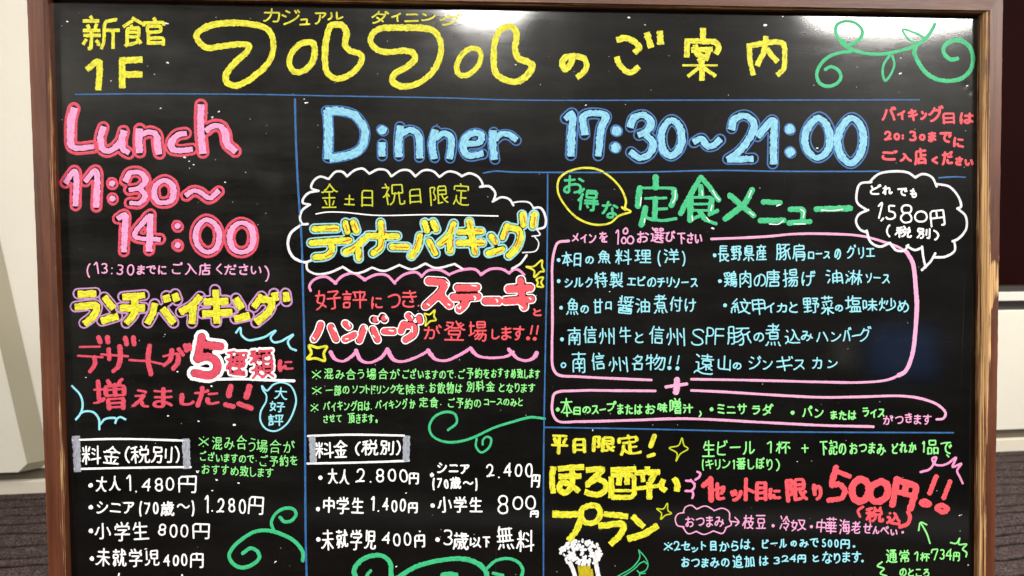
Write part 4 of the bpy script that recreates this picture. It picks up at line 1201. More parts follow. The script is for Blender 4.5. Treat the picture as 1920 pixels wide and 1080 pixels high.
S 1 3 390,30 700,20 1110,27
S 1 3 385,237 800,228 1145,216
%smg 13 chisel
S 1 3 420,38 430,222
S 1 3 1130,35 1125,215
@lettering|white price heading in the middle box
%wht 3.1
G 1 3 料 445 75 580 195
G 1 3 金 585 60 685 190
G 1 3 ( 745 75 785 180
G 1 3 税 795 60 915 175
G 1 3 別 930 65 1030 170
G 1 3 ) 1050 65 1085 175
@lettering|white adult and senior dinner prices
%wht 3.1
D 1 3 483 343 4
R 1 3 大人 540 330 700 332 112
R 1 3 2.800 755 318 1140 322 138
G 1 3 円 1148 305 1222 390
D 1 3 1320 322 4
R 1 3 シニア 1360 265 1600 270 92
R 1 3 (70歳〜) 1325 380 1660 382 86
R 1 3 2.400 1725 285 2075 278 138
G 1 3 円 2065 318 2128 415
@lettering|white schoolchild dinner prices
D 1 3 465 578 4
R 1 3 中学生 505 550 810 550 128
R 1 3 1.400 865 545 1125 545 132
G 1 3 円 1142 530 1212 610
D 1 3 1325 552 4
R 1 3 小学生 1365 545 1695 545 122
G 1 3 8 1812 475 1890 615
G 1 3 0 1928 485 2005 585
G 1 3 0 2018 475 2095 580
G 1 3 円 2058 588 2120 640
@lettering|white infant dinner prices and free entry
D 1 3 468 806 4.2
R 1 3 未就学児 490 805 905 808 150
R 1 3 400 945 798 1165 802 132
G 1 3 円 1188 770 1266 865
D 1 3 1362 808 4.2
G 1 3 3 1408 735 1475 850
G 1 3 歳 1480 750 1595 880
G 1 3 以 1605 790 1690 865
G 1 3 下 1700 785 1755 865
G 1 3 無 1805 705 1930 880
G 1 3 料 1960 740 2085 900
@drawing|thick green vine along the bottom of the middle column
%grn 9
S 1 3 760,1110 735,1040 780,970 860,930 950,930 1005,980 1012,1100
S 1 3 860,1040 835,1070 820,1110 w6
S 1 3 1040,1110 1200,1010 1400,960 1560,952 1660,985 1720,1040 1735,1110
S 1 3 1735,1020 1800,965 1900,950 1970,980 2000,1030 1990,1090 w6
S 1 3 1780,1060 1850,1075 w6
S 1 3 1400,1075 1450,1065 1500,1075
@drawing|yellow speech bubble outline around green lettering
%yel 3.8
C 2 1 440,200 530,180 640,190 740,250 820,340 855,430 850,480 890,507 840,525 800,540 740,590 660,607 560,590 470,540 390,450 345,360 350,270 390,225
S 2 1 825,475 850,495
@lettering|green lettering inside the yellow speech bubble
%grn 4.6
G 2 1 お 390 235 535 372
G 2 1 得 490 335 650 505
G 2 1 な 675 430 795 555
@heading|large green set menu lettering
%grn 11 nib 5 letters
P 2 1 1078,250 1078,325 ; 945,465 955,335 960,330 ; 950,330 1215,330 1222,400 1195,460 ; 1000,408 1155,405 ; 1075,410 1070,560 ; 1080,490 1160,485 ; 1000,480 990,540 970,605 ; 985,545 1060,570 1140,575 1230,560
P 2 1 1415,250 1360,340 1265,520 ; 1420,250 1480,320 1550,420 ; 1415,320 1420,385 ; 1345,400 1500,400 1490,500 ; 1340,400 1335,570 ; 1345,450 1485,450 ; 1345,498 1485,498 ; 1335,572 1430,530 ; 1540,500 1480,530 ; 1410,510 1450,570 1530,598
S 2 1 1635,385 1720,460 1812,535 w11 ; 1800,345 1740,450 1600,560 w11
S 2 1 1885,435 2012,440 w10 ; 1862,575 2038,572 w10
P 2 1 2088,490 2185,490 2180,570 w10 ; 2078,592 2235,582 w10
S 2 1 2282,488 2535,483 w11
@drawing|fine white gloss strokes on the green set menu lettering
%wht 1.8
S 2 1 970,400 962,460
S 2 1 1225,350 1222,410 1205,440
S 2 1 1505,350 1535,400 1555,420
S 2 1 1425,350 1428,385
S 2 1 1795,350 1775,400
S 2 1 1780,510 1810,535
S 2 1 1350,540 1355,575
S 2 1 1460,550 1480,580
S 2 1 1500,460 1490,500
S 2 1 1985,465 2010,455
S 2 1 1930,600 2000,600 2035,575
S 2 1 2165,490 2190,510 2185,550
S 2 1 2115,600 2200,600
S 2 1 2320,495 2400,500 2480,490
S 2 1 995,560 992,590
@drawing|white cloud-shaped speech bubble outline
%wch 4.4
S 3 1 735,492 670,440 665,370 690,300 775,285
S 3 1 765,282 830,225 950,205 1050,215 1107,252
S 3 1 1105,250 1160,225 1230,250 1265,318
S 3 1 1265,300 1360,320 1430,400 1447,470 1420,485
S 3 1 1422,485 1482,540 1485,640 1425,712 1385,730
S 3 1 1398,730 1400,800 1330,845 1250,850
S 3 1 1255,820 1220,880 1155,945
S 3 1 1182,925 1165,850 1155,770
S 3 1 1150,780 1100,795 1040,765
S 3 1 1052,758 1020,800 960,795 915,742
S 3 1 912,742 840,770 770,735 740,650
S 3 1 745,665 690,640 660,580 680,530 752,495
@lettering|white price 1.580 yen in the cloud bubble
%wht 3.3
G 3 1 ど 765 305 850 380
G 3 1 れ 860 315 935 380
G 3 1 で 970 330 1045 390
G 3 1 も 1065 335 1115 405
S 3 1 830,465 855,440 832,555
S 3 1 865,558 850,575
G 3 1 5 882 457 958 568
G 3 1 8 992 452 1082 597
G 3 1 0 1098 500 1198 588
G 3 1 円 1212 497 1322 618
G 3 1 ( 885 605 918 700
G 3 1 税 955 620 1080 700
G 3 1 別 1115 632 1220 710
G 3 1 ) 1245 645 1285 722
@drawing|pink rounded border lines around the main dish list
%pkf 4.8
S 2 1 425,727 345,740 318,800 302,900 302,1080 303,1380 300,1530 308,1680 345,1730 500,1745 800,1760 1045,1770
S 2 1 1495,712 1700,705 1920,693 2120,675 2370,674 2620,690 2790,735 2920,785 2980,840 w4.6
S 2 1 2960,810 3005,890 3020,980 3028,1080 3036,1180 3027,1380 3002,1580 2950,1705 2900,1735 w8
S 2 1 2920,1725 2820,1768 2620,1788 2320,1785 1920,1775 1600,1768 1345,1764 w4.6
@drawing|pink rounded border lines around the side dish row
S 2 2 1075,772 800,770 500,770 322,790 303,850 305,940 345,998 500,1002 900,992 1300,980 1920,1010 2320,1030 2710,1040
S 2 2 1345,768 1600,780 1920,800 2320,820 2620,816 2920,810 3070,830 3200,880 3252,940 3235,978 3185,985
@drawing|pink plus sign between the two boxes
%pkf 11
S 2 2 1238,690 1230,780
S 2 2 1155,742 1310,720 w6
@lettering|pink choose-one-main heading line
%pkl 2.8
R 2 1 メイン 450 705 630 705 78
G 2 1 を 655 660 715 740
S 2 1 780,665 795,645 795,750
C 2 1 855,630 835,650 840,670 858,672 868,652
C 2 1 840,700 822,720 830,745 850,742 855,718
C 2 1 890,690 865,715 875,745 900,745 912,715
G 2 1 お 938 655 1025 740
G 2 1 選 1040 630 1142 740
G 2 1 び 1150 650 1225 735
R 2 1 下さい 1240 705 1425 705 88
@lettering|pale cyan first dish row, left half
%cyn 2.6
D 2 1 350 870 3.6
R 2 1 本日 375 862 520 862 108
G 2 1 の 550 843 613 900
G 2 1 魚 648 798 738 895
R 2 1 料理 775 850 1045 848 112
R 2 1 (洋) 1095 842 1300 845 112
@lettering|pale cyan first dish row, right half
D 2 1 1520 835 3.6
R 2 1 長野県産 1545 818 1910 815 122
R 3 1 豚肩 60 812 280 815 128
R 3 1 ロース 300 830 465 828 76
G 3 1 の 499 786 549 866
R 3 1 グリエ 590 808 800 812 100
@lettering|pale cyan second dish row, left half
D 2 1 350 1028 3.6
R 2 1 シルク 395 1035 605 1035 82
R 2 1 特製 620 1025 830 1022 112
R 2 1 エビの 865 1032 1080 1035 80
R 2 1 チリソース 1090 1038 1390 1038 86
@lettering|pale cyan second dish row, right half
D 2 1 1560 1028 3.6
R 2 1 鶏肉の 1590 1015 1900 1018 120
R 3 1 唐揚げ -20 1005 355 1005 128
R 3 1 油淋 435 998 705 998 112
R 3 1 ソース 735 1005 910 1005 86
@lettering|pale cyan third dish row, left half
D 2 2 368 148 3.6
G 2 2 魚 412 78 498 202
G 2 2 の 515 130 575 190
G 2 2 甘 610 82 680 190
G 2 2 口 702 102 748 162
G 2 2 醤 792 60 908 190
G 2 2 油 925 80 1035 188
G 2 2 煮 1062 48 1162 188
R 2 2 付け 1182 122 1380 125 120
@lettering|pale cyan third dish row, right half
D 2 2 1598 130 3.6
G 2 2 紋 1645 82 1790 195
G 2 2 甲 1802 82 1900 202
R 3 2 イカと -20 145 225 145 84
G 3 2 野 265 72 383 190
G 3 2 菜 400 60 490 200
G 3 2 の 502 125 560 175
G 3 2 塩 580 60 700 180
G 3 2 味 712 82 820 175
G 3 2 炒 832 75 962 170
G 3 2 め 972 92 1055 182
@lettering|pale cyan fourth dish row
D 2 2 375 385 3.6
G 2 2 南 420 297 518 430
G 2 2 信 535 290 633 415
G 2 2 州 650 300 770 425
G 2 2 牛 810 290 895 410
G 2 2 と 922 332 985 415
G 2 2 信 1035 285 1138 420
G 2 2 州 1155 300 1295 435
G 2 2 S 1342 305 1438 430
G 2 2 P 1457 297 1510 425
G 2 2 F 1522 300 1590 425
G 2 2 豚 1612 292 1788 430
G 2 2 の 1812 335 1888 402
G 3 2 煮 -18 270 95 435
G 3 2 込 125 310 240 418
G 3 2 み 245 322 335 400
G 3 2 ハ 360 332 450 405
G 3 2 ン 470 332 545 400
G 3 2 バ 560 295 622 400
S 3 2 632,362 680,352
G 3 2 グ 680 288 778 400
@lettering|pale cyan fifth dish row
C 2 2 385,562 370,575 378,595 395,592 402,572 w2.6
G 2 2 南 450 480 555 635
G 2 2 信 595 485 695 615
G 2 2 州 725 515 865 630
G 2 2 名 900 500 980 615
G 2 2 物 1005 495 1150 615
S 2 2 1192,515 1180,568
S 2 2 1252,510 1240,568
D 2 2 1180 600 3.8
D 2 2 1240 602 3.8
G 2 2 遠 1372 490 1512 645
G 2 2 山 1545 510 1638 620
G 2 2 の 1657 560 1720 612
G 2 2 ジ 1775 510 1870 610
G 3 2 ン -40 540 35 610
G 3 2 ギ 62 510 185 625
G 3 2 ス 190 537 275 615
G 3 2 カ 330 520 405 605
G 3 2 ン 445 542 520 600
@lettering|light green soup, salad and bread row
%lgr 2.8
D 2 2 343 912 3.8
G 2 2 本 365 825 455 965
G 2 2 日 461 892 514 952
G 2 2 の 528 888 589 940
G 2 2 ス 598 880 650 945
S 2 2 660,915 700,908
G 2 2 プ 712 848 785 925
R 2 2 または 790 908 975 912 82
G 2 2 お 1000 870 1075 945
G 2 2 味 1090 860 1165 930
G 2 2 噌 1180 828 1268 945
G 2 2 汁 1280 870 1360 940
S 2 2 1410,925 1418,945 1405,965
D 2 2 1497 910 3.8
R 2 2 ミニサ 1540 908 1760 902 84
R 2 2 ラダ 1800 915 1960 912 82
D 3 2 185 935 3.8
R 3 2 パン 255 932 415 940 86
R 3 2 または 470 952 660 952 72
R 3 2 ライス 710 930 875 935 80
@lettering|pink closing words at the end of the side dish row
%pkl 2.4
R 3 2 がつきます 865 985 1225 982 80
@heading|yellow brush lettering for the weekday offer
%yel 7 nib 4.2 letters
G 2 3 平 290 20 425 165
G 2 3 日 458 42 555 155
G 2 3 限 605 30 775 155
G 2 3 定 800 18 965 175
S 2 3 1068,30 1040,105 w9 ; 1022,182 1065,168 w7
@heading|large yellow tipsy plan lettering painted in broad strokes
%yel 10.5 chisel letters
S 2 3 310,265 300,350 310,455 ; 350,275 535,262 ; 355,335 515,330 ; 450,250 448,400 400,455 355,430 370,385 430,390 500,445
S 2 3 560,285 680,280 600,355 560,400 640,355 700,385 700,435 640,470 550,450
P 2 3 745,285 925,280 ; 745,340 745,490 ; 745,325 915,320 918,490 750,490 w9 ; 810,290 800,395 ; 860,290 862,390 ; 770,440 900,440 w6
S 2 3 1015,265 1015,300 ; 925,305 1105,300 ; 975,310 985,370 w8 ; 1070,310 1040,370 ; 935,425 1110,400 w8 ; 1030,380 1030,500
S 2 3 1135,360 1120,410 1150,440 ; 1215,350 1240,390 1235,440
S 2 3 310,615 400,620 515,625 490,720 430,812 w12
C 2 3 590,550 530,575 518,625 545,675 600,685 650,650 662,600 640,560
S 2 3 695,615 865,632 w11 ; 655,705 835,695 815,765 740,840 w12
S 2 3 905,635 985,710 w12 ; 872,800 980,768 1090,705 w12
@drawing|two thin yellow sparkle stars
%ygr 2.4
C 2 3 1275,45 1290,100 1320,125 1262,165 1230,220 1238,160 1180,120 1250,100
C 2 3 1165,535 1170,590 1197,610 1150,625 1115,655 1122,610 1085,575 1135,577
@lettering|light green beer and snack offer line
%lgr 2.8
R 2 3 生ビール 1430 122 1820 118 118
G 2 3 1 1910 65 1945 160
G 3 3 杯 60 70 165 160
G 3 3 + 250 90 305 155
R 3 3 下記の 390 118 585 125 105
R 3 3 おつまみ 610 122 880 125 92
R 3 3 どれか 930 120 1110 120 85
R 3 3 1品で 1155 112 1380 118 108
S 3 3 1342,172 1355,185
@lettering|light green bracketed beer brand note
%lgr 2.5
R 2 3 (キリン 1425 238 1635 242 84
R 2 3 1番しぼり 1655 240 1950 242 90
G 3 3 ) 60 200 90 293
@drawing|pink squiggle marks around the price offer
%pkb 4.2
S 2 3 1390,298 1412,312 1402,340 1375,358
S 2 3 1305,365 1350,372 1370,405 1345,440 1302,442
S 2 3 1350,440 1360,470 1352,495
S 2 3 1340,360 1370,390
S 3 3 1145,300 1210,280 1240,240 1232,200 1262,190 1250,240 1300,250 1350,235 1410,192 1385,262 1450,238 1418,290 1440,340 1460,385
@heading|coral red one-set-only lettering
%cor 7.5 nib 5.5 letters
S 2 3 1435,402 1490,355 w9 ; 1490,350 1495,510 w10
G 2 3 セ 1505 378 1600 512
G 2 3 ッ 1636 432 1728 522
S 2 3 1755,355 1752,505 ; 1760,428 1812,450
G 2 3 目 1825 370 1912 518
G 2 3 に 1922 425 2022 510
G 3 3 限 130 350 295 525
G 3 3 り 335 390 405 515
@heading|large coral red 500 yen price
%cor 13 letters
P 3 3 510,268 480,380 w12 ; 500,290 610,332 w9 ; 478,400 540,388 582,440 555,500 455,512 w10
C 3 3 690,355 645,390 630,450 655,505 700,520 745,480 755,420 735,370
C 3 3 845,375 790,400 765,465 790,515 840,520 890,480 900,420 880,385
P 3 3 965,355 955,440 932,545 ; 970,362 1118,408 1095,490 1068,572 ; 1040,380 1025,450 ; 955,445 1090,480 w10
S 3 3 1262,335 1212,458 w9 ; 1365,372 1318,495 w9
C 3 3 1180,515 1145,530 1175,550 1218,542 w8
C 3 3 1300,550 1265,570 1310,600 1348,580 w9
@lettering|coral red bracketed tax note under the price
%cor 5
S 3 3 712,562 675,590 690,635
G 3 3 税 730 560 868 678
G 3 3 込 892 602 998 690
S 3 3 1050,600 1065,640 1045,690 990,712 w7
@drawing|pink cloud outline and arrow before the snack list
%pkl 2.4
S 2 3 1285,600 1300,565 1345,550 1385,578
S 2 3 1385,578 1450,555 1518,588
S 2 3 1515,590 1580,572 1628,600 1632,650
S 2 3 1630,655 1645,695 1600,718
S 2 3 1608,715 1580,760 1510,742
S 2 3 1512,742 1440,768 1380,745
S 2 3 1385,745 1320,762 1280,710
S 2 3 1290,712 1240,700 1225,650 1245,615 1290,605
S 2 3 1640,670 1700,676
S 2 3 1672,640 1702,676 1678,702
@lettering|pink snack list of green soybeans, tofu and crackers
%pkl 2.4
R 2 3 おつまみ 1300 668 1590 672 92
R 2 3 枝豆 1735 675 1905 678 108
D 3 3 38 703 3
G 3 3 冷 85 630 165 740
G 3 3 奴 170 655 285 740
D 3 3 325 710 3
G 3 3 中 360 655 435 755
G 3 3 華 435 640 515 765
G 3 3 海 535 655 615 765
G 3 3 老 625 670 695 765
G 3 3 せ 715 685 780 760
G 3 3 ん 785 705 835 765
G 3 3 べ 845 705 905 765
G 3 3 い 920 730 970 775
D 3 3 1010 752 2.4
@lettering|light blue first line of the second-set note
%cyn 2.6
G 2 3 ※ 1140 825 1205 890
G 2 3 2 1215 818 1262 890
G 2 3 セ 1270 822 1335 888
G 2 3 ッ 1345 862 1395 900
G 2 3 ト 1420 820 1455 885
G 2 3 目 1488 818 1532 890
R 2 3 からは 1555 850 1785 850 85
D 2 3 1808 875 2.4
R 3 3 ビール -45 835 140 838 80
G 3 3 の 170 815 215 860
R 3 3 みで 235 832 380 832 74
R 3 3 500円 405 832 612 832 78
D 3 3 645 858 2.4
@lettering|light blue second line of the second-set note
R 2 3 おつまみの 1270 978 1630 978 84
R 2 3 追加 1655 975 1815 978 92
G 2 3 は 1855 930 1920 1002
G 3 3 3 42 938 88 990
G 3 3 2 102 925 155 975
G 3 3 4 162 918 210 975
G 3 3 円 222 922 285 982
G 3 3 と 335 922 382 975
R 3 3 なります 410 940 700 940 92
D 3 3 708 968 2.4
@lettering|light green regular price note in the lower right
%lgr 2.5
R 3 3 通常 885 930 1060 932 100
S 3 3 1100,915 1120,900 1118,965
G 3 3 杯 1142 905 1212 970
P 3 3 1226,905 1230,882 1276,878 1262,915 1248,958
G 3 3 3 1290 880 1325 958
G 3 3 4 1332 872 1378 958
G 3 3 円 1388 900 1438 968
R 3 3 のところ 985 1050 1210 1052 66
@drawing|light green arrow and squiggles in the lower right
%lgr 3
S 3 3 1215,835 1190,760 1145,680
S 3 3 1130,738 1145,678 1190,695
S 3 3 1370,830 1412,835 1438,795 1430,842 1490,842 1460,880 1490,905 1485,935
S 3 3 855,975 820,1005 870,1025 842,1060 890,1080
@drawing|beer mug drawing with white foam and yellow beer
%foam 6
S 2 3 435,985 460,1040 480,1110 w8
S 2 3 625,960 640,1040 655,1110 w9
%byl 9 chisel
S 2 3 510,1010 520,1110
S 2 3 540,1005 550,1110
S 2 3 570,1010 585,1110
S 2 3 595,1030 605,1110 w5
@drawing|thin green pod drawing at the bottom
%grn 2.2
S 2 3 950,885 1005,950 1020,1000 1000,1040 960,1055
S 2 3 950,885 958,940 910,1010 780,1090
S 2 3 990,970 960,985 925,1020 870,1060 820,1090
S 2 3 990,970 1015,990
S 2 3 940,1040 960,1060 1000,1060
S 2 3 960,1055 955,1090
'''
blocks = []; cur = None; style = None
for line in DATA.strip().split('\n'):
    if not line or line[0] == '#': continue
    if line[0] == '@':
        kind, label = line[1:].split('|'); cur = {'kind': kind, 'label': label, 'items': []}; blocks.append(cur); continue
    if line[0] == '%':
        p = line[1:].split(); style = {'col': p[0], 'w': float(p[1]), 'cap': 'round', 'nib': None, 'o': None, 'letters': False}
        i = 2
        while i < len(p):
            if p[i] == 'chisel': style['cap'] = 'chisel'
            elif p[i] == 'nib': style['nib'] = float(p[i + 1]); i += 1
            elif p[i] == 'o': style['o'] = (p[i + 1], float(p[i + 2]), float(p[i + 3])); i += 3
            elif p[i] == 'letters': style['letters'] = True
            i += 1
        continue
    cur['items'].append((line, dict(style)))

def draw(ink, line, st, z):
    p = line.split(); k = p[0]; tx, ty = int(p[1]), int(p[2]); w = st['w']
    rag = 0.085 if w > 7 else 0.06
    if k in 'SCP':
        rest = ' '.join(p[3:])
        for part in rest.split(';'):
            q = part.split(); ww = w; nn = st['nib']; pts = []
            for s in q:
                if s[0] == 'w': ww = float(s[1:]); nn = None
                elif s[0] == 'n': nn = None; ww = float(s[1:])
                else: pts.append(s)
            P = tile(tx, ty, parse_pts(pts))
            P = chaikin(P) if k == 'P' else catmull(P, closed=(k == 'C'))
            ink.stroke(P, ww, z, st['cap'], nn, rag)
    elif k == 'D':
        ink.dot(tile(tx, ty, [(float(p[3]), float(p[4]))])[0], float(p[5]), z)
    elif k == 'G':
        c = p[3]; a, b = tile(tx, ty, [(float(p[4]), float(p[5])), (float(p[6]), float(p[7]))])
        ww = float(p[8]) if len(p) > 8 else w
        for s in glyph_strokes(c, a[0], a[1], b[0], b[1], ww): ink.stroke(s, ww, z, st['cap'], st['nib'], rag)
    elif k == 'R':
        text = p[3]; x0, y0, x1, y1, h = map(float, p[4:9])
        (X0, Y0), (X1, Y1) = tile(tx, ty, [(x0, y0), (x1, y1)]); h /= 4
        for c, a, b in run_boxes(text, X0, X1):
            y = Y0 + (Y1 - Y0) * (((a + b) / 2 - X0) / max(1, X1 - X0)) + rng.normal(0, 0.035 * h)
            hh = h * rng.uniform(0.88, 1.04)
            for s in glyph_strokes(c, a, y - hh / 2, b, y + hh / 2, w, em=hh): ink.stroke(s, w, z, st['cap'], st['nib'], rag)

for b in blocks:
    name = {'heading': 'heading_lettering', 'lettering': 'lettering', 'drawing': 'drawing'}[b['kind']]
    z = LAYER['top'] if ('gloss' in b['label'] or 'accent' in b['label']) else LAYER['text']
    if any(st['letters'] for _, st in b['items']) or (b['kind'] == 'drawing' and len(b['items']) > 1):
        root = empty(name, (0, 0, 0), board); root['label'] = b['label']
        for line, st in b['items']:
            ink = Ink(); draw(ink, line, st, LAYER['fill'] if st['o'] else z)
            z += 0.000008 if b['kind'] == 'drawing' else 0
            ink.build('letter' if b['kind'] == 'heading' else 'ruled_line' if 'ruled' in b['label'] else 'painted_stroke', PAL[st['col']], root)
            if st['o']:
                oc, ow, od = st['o']; oi = Ink()
                sh = rng.normal(0, 0.55, 2)
                for P in contour([l for l in ink.lines], od): oi.stroke(wob(P + sh, 0.9), ow * rng.uniform(0.9, 1.12), LAYER['out'], 'round', None, 0.10)
                if oi.n: oi.build('outline', PAL[oc], root)
    else:
        cols = []
        for line, st in b['items']:
            if st['col'] not in cols: cols.append(st['col'])
        first = None
        for c in cols:
            ink = Ink()
            for line, st in b['items']:
                if st['col'] == c: draw(ink, line, st, z)
            o = ink.build(name if first is None else 'paint_stroke', PAL[c], board if first is None else first)
            if first is None: o['label'] = b['label']; first = o

# froth of the drawn beer mug: many short dabs with dark gaps between them
froth = empty('drawing', (0, 0, 0), board); froth['label'] = 'dabbed white froth on top of the drawn beer mug'
gaps = [(1040, 1026, 5), (1083, 1036, 5), (1101, 1038, 5), (1070, 1030, 3), (1092, 1020, 4), (1088, 1046, 3), (1060, 1036, 3), (1115, 1030, 3), (1052, 1044, 2.5), (1110, 1048, 3)]
ink = Ink()
for _ in range(430):
    x, y = rng.uniform(1050, 1130), rng.uniform(1013, 1064)
    if ((x - 1089) / 40) ** 2 + ((y - 1036) / 23) ** 2 > 1 + 0.12 * math.sin(x * 0.9): continue
    if any(math.hypot(x - gx, y - gy) < gr + 1 for gx, gy, gr in gaps): continue
    a = rng.uniform(0, 6.28); l = rng.uniform(1, 3)
    ink.stroke([(x, y), (x + l * math.cos(a) * 0.5, y + l * math.sin(a) * 0.3), (x + l * math.cos(a), y + l * math.sin(a))], rng.uniform(3.2, 5.5), 0.00004 + rng.uniform(0, 0.00006), 'round', None, 0.06)
ink.build('froth', PAL['wch'], froth)

# larger flecks of dried white paint
ink = Ink()
SP = [(126, 41, 2), (311, 43.5, 2.2), (314, 118, 2.3), (288, 139, 1.3), (208, 150, 1.4), (1177, 32.5, 2.6), (1432, 46, 2.8), (1097, 198, 2.2), (573, 193, 2.4), (570, 187, 1.3),
      (345, 295, 2), (352, 302, 1.6), (363, 309, 1.8), (354, 317, 1.4), (421, 342, 1.5), (460, 323, 1.3), (409, 209, 2), (398, 219, 1.4), (299, 202, 1.6), (1531, 277, 2.2), (1335, 428, 2.4),
      (398, 724, 2.4), (162, 708, 1.8), (438, 796, 3), (371, 790, 2), (332, 699, 2), (369, 884, 2), (445, 905, 2), (315, 779, 1.5), (406, 900, 1.8), (397, 920, 1.5), (306, 628, 2), (1813, 160, 1.8),
      (1688, 110, 1.8), (1686, 138, 2), (1467, 30, 1.3), (742, 1062, 1.8), (786, 996, 1.4), (760, 925, 1.4), (1493, 866, 1.2), (1672, 783, 1.5), (1801, 966, 1.2), (1800, 997, 1.3), (1815, 1061, 1.8), (967, 120, 1.6),
      (1208, 47, 1.0), (1110, 806, 1.2), (1142, 547, 1.2), (515, 1054, 1.8), (272, 1029, 1.6), (1861, 500, 1)]
for x, y, r in SP:
    for _ in range(random.choice((1, 1, 2, 3))):
        a = random.uniform(-0.5, 0.5); l = random.uniform(0, 2.2) * r * 0.5
        q = np.array([x + random.gauss(0, 1.2), y + random.gauss(0, 0.8)])
        rr = r * random.uniform(0.45, 0.75)
        ink.stroke([q, q + np.array([math.cos(a), math.sin(a)]) * (l + 0.5)], rr * 1.5, 0.00003, 'round', None, 0.15)
o = ink.build('paint_fleck', PAL['wht'], board); o['kind'] = 'stuff'

# ------------------------------------------------------------------ the room behind
def hit_floor(px, py):
    d = ray(px, py); return CAM + d * (-CAM.z / d.z)
A, B = hit_floor(0, 928), hit_floor(1900, 846)
wd = (B - A); wd.z = 0; wd.normalize(); wn = Vector((wd.y, -wd.x, 0))        # wn points to the camera
if wn.y > 0: wn = -wn
def onwall(px, py, d=0.0):
    """wall coordinates (s along, z) of a picture point at distance d in front of the wall"""
    v = ray(px, py); o = A + wn * d; t = (o - CAM).dot(wn) / v.dot(wn); q = CAM + v * t
    return (q - A).dot(wd), q.z
def wallpt(s, z, d): q = A + wd * s + wn * d; return (q.x, q.y, z)
def slab(name, s0, s1, z0, z1, d0, d1, mat, parent=None, bevel=0.0):
    v = [wallpt(s, z, d) for z in (z0, z1) for d in (d0, d1) for s in (s0, s1)]
    f = [(0, 2, 3, 1), (4, 5, 7, 6), (0, 1, 5, 4), (2, 6, 7, 3), (0, 4, 6, 2), (1, 3, 7, 5)]
    o = mesh(name, v, f, mat, parent)
    if bevel:
        m = o.modifiers.new('bevel', 'BEVEL'); m.width = bevel; m.segments = 3
    return o
M_CREAM = plain('cream_panel', (0.73, 0.695, 0.595), (0.79, 0.755, 0.655), 5.0, 0.5, 0.35)
M_BASE = plain('cream_skirting', (0.68, 0.63, 0.52), (0.74, 0.69, 0.58), 6.0, 0.5)
M_GROOVE = plain('shaded_recess', (0.10, 0.085, 0.06), (0.13, 0.11, 0.08), 5.0, 0.7)  # dark colour paints in the shadow of the joint
M_SHADE = plain('shaded_edge_band', (0.34, 0.31, 0.22), (0.38, 0.345, 0.25), 4.0, 0.6)  # cream darkened to beige for the shaded panel edge
M_METAL = plain('dark_metal_sill', (0.035, 0.032, 0.028), (0.06, 0.055, 0.05), 9.0, 0.4)
M_WPAINT = plain('white_sill_paint', (0.72, 0.70, 0.63), (0.78, 0.75, 0.68), 6.0, 0.4)
M_GLASS = plain('dark_tinted_glass', (0.004, 0.0008, 0.0008), (0.016, 0.002, 0.0018), 1.5, 0.3, 0, 0.08)
sL, sR = -1.2, 5.2
s_mid = onwall(1500, 700)[0]
# left wall panel, with skirting and a recessed joint
zgl0, zgl1 = onwall(40, 902)[1], onwall(40, 880)[1]
wl = empty('wall', wallpt(0, 0, 0)); tag(wl, 'cream wall panel with skirting seen left of the menu board', 'wall')
def adopt(o, root): o.parent = root; o.matrix_parent_inverse = Matrix.Translation(-Vector(root.location)); return o
adopt(slab('panel', sL, s_mid, zgl1, 2.75, -0.05, 0.0, M_CREAM, bevel=0.004), wl)
adopt(slab('recess', sL, s_mid, zgl0 - 0.01, zgl1 + 0.01, -0.05, -0.015, M_GROOVE), wl)
adopt(slab('skirting', sL, s_mid, -0.01, zgl0, -0.05, 0.004, M_BASE, bevel=0.003), wl)
# leaning panel in front of it whose slanting side runs behind the board
dl = 0.035
pa, pb, pc = onwall(-12, 440, dl), onwall(50, 700, dl), onwall(84, 862, dl)
def slant(z): return pa[0] + (pc[0] - pa[0]) * (z - pa[1]) / (pc[1] - pa[1])
z0p = zgl1 + 0.004
prof2 = [(sL, z0p), (slant(z0p) - 0.035, z0p), (slant(z0p + 0.03), z0p + 0.03), (slant(1.6), 1.6), (sL, 1.6)]
n = len(prof2)
V = [wallpt(s, z, dl) for s, z in prof2] + [wallpt(s, z, 0.002) for s, z in prof2]
# front face is pushed back from the slanting edge; a chamfer, its shade painted in as beige, joins it to the wall
cw = 0.060
V2 = [wallpt(s - (cw if 0 < i < 4 and s > sL else 0), z, dl) for i, (s, z) in enumerate(prof2)]
pan = empty('leaning_panel', wallpt(sL + 0.6, 0, dl)); tag(pan, 'cream panel with a slanting edge painted in shade against the wall, far left', 'panel')
adopt(mesh('panel_face', V2 + [wallpt(s - (cw if 0 < i < 4 and s > sL else 0), z, 0.0015) for i, (s, z) in enumerate(prof2)],
     [tuple(range(n))] + [(i, i + n, (i + 1) % n + n, (i + 1) % n) for i in range(n)], M_CREAM), pan)
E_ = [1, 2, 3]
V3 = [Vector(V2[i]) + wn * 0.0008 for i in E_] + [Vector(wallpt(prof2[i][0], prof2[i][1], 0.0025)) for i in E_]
adopt(mesh('slanting_edge', V3, [(0, 1, 4, 3), (1, 2, 5, 4)], M_SHADE), pan)
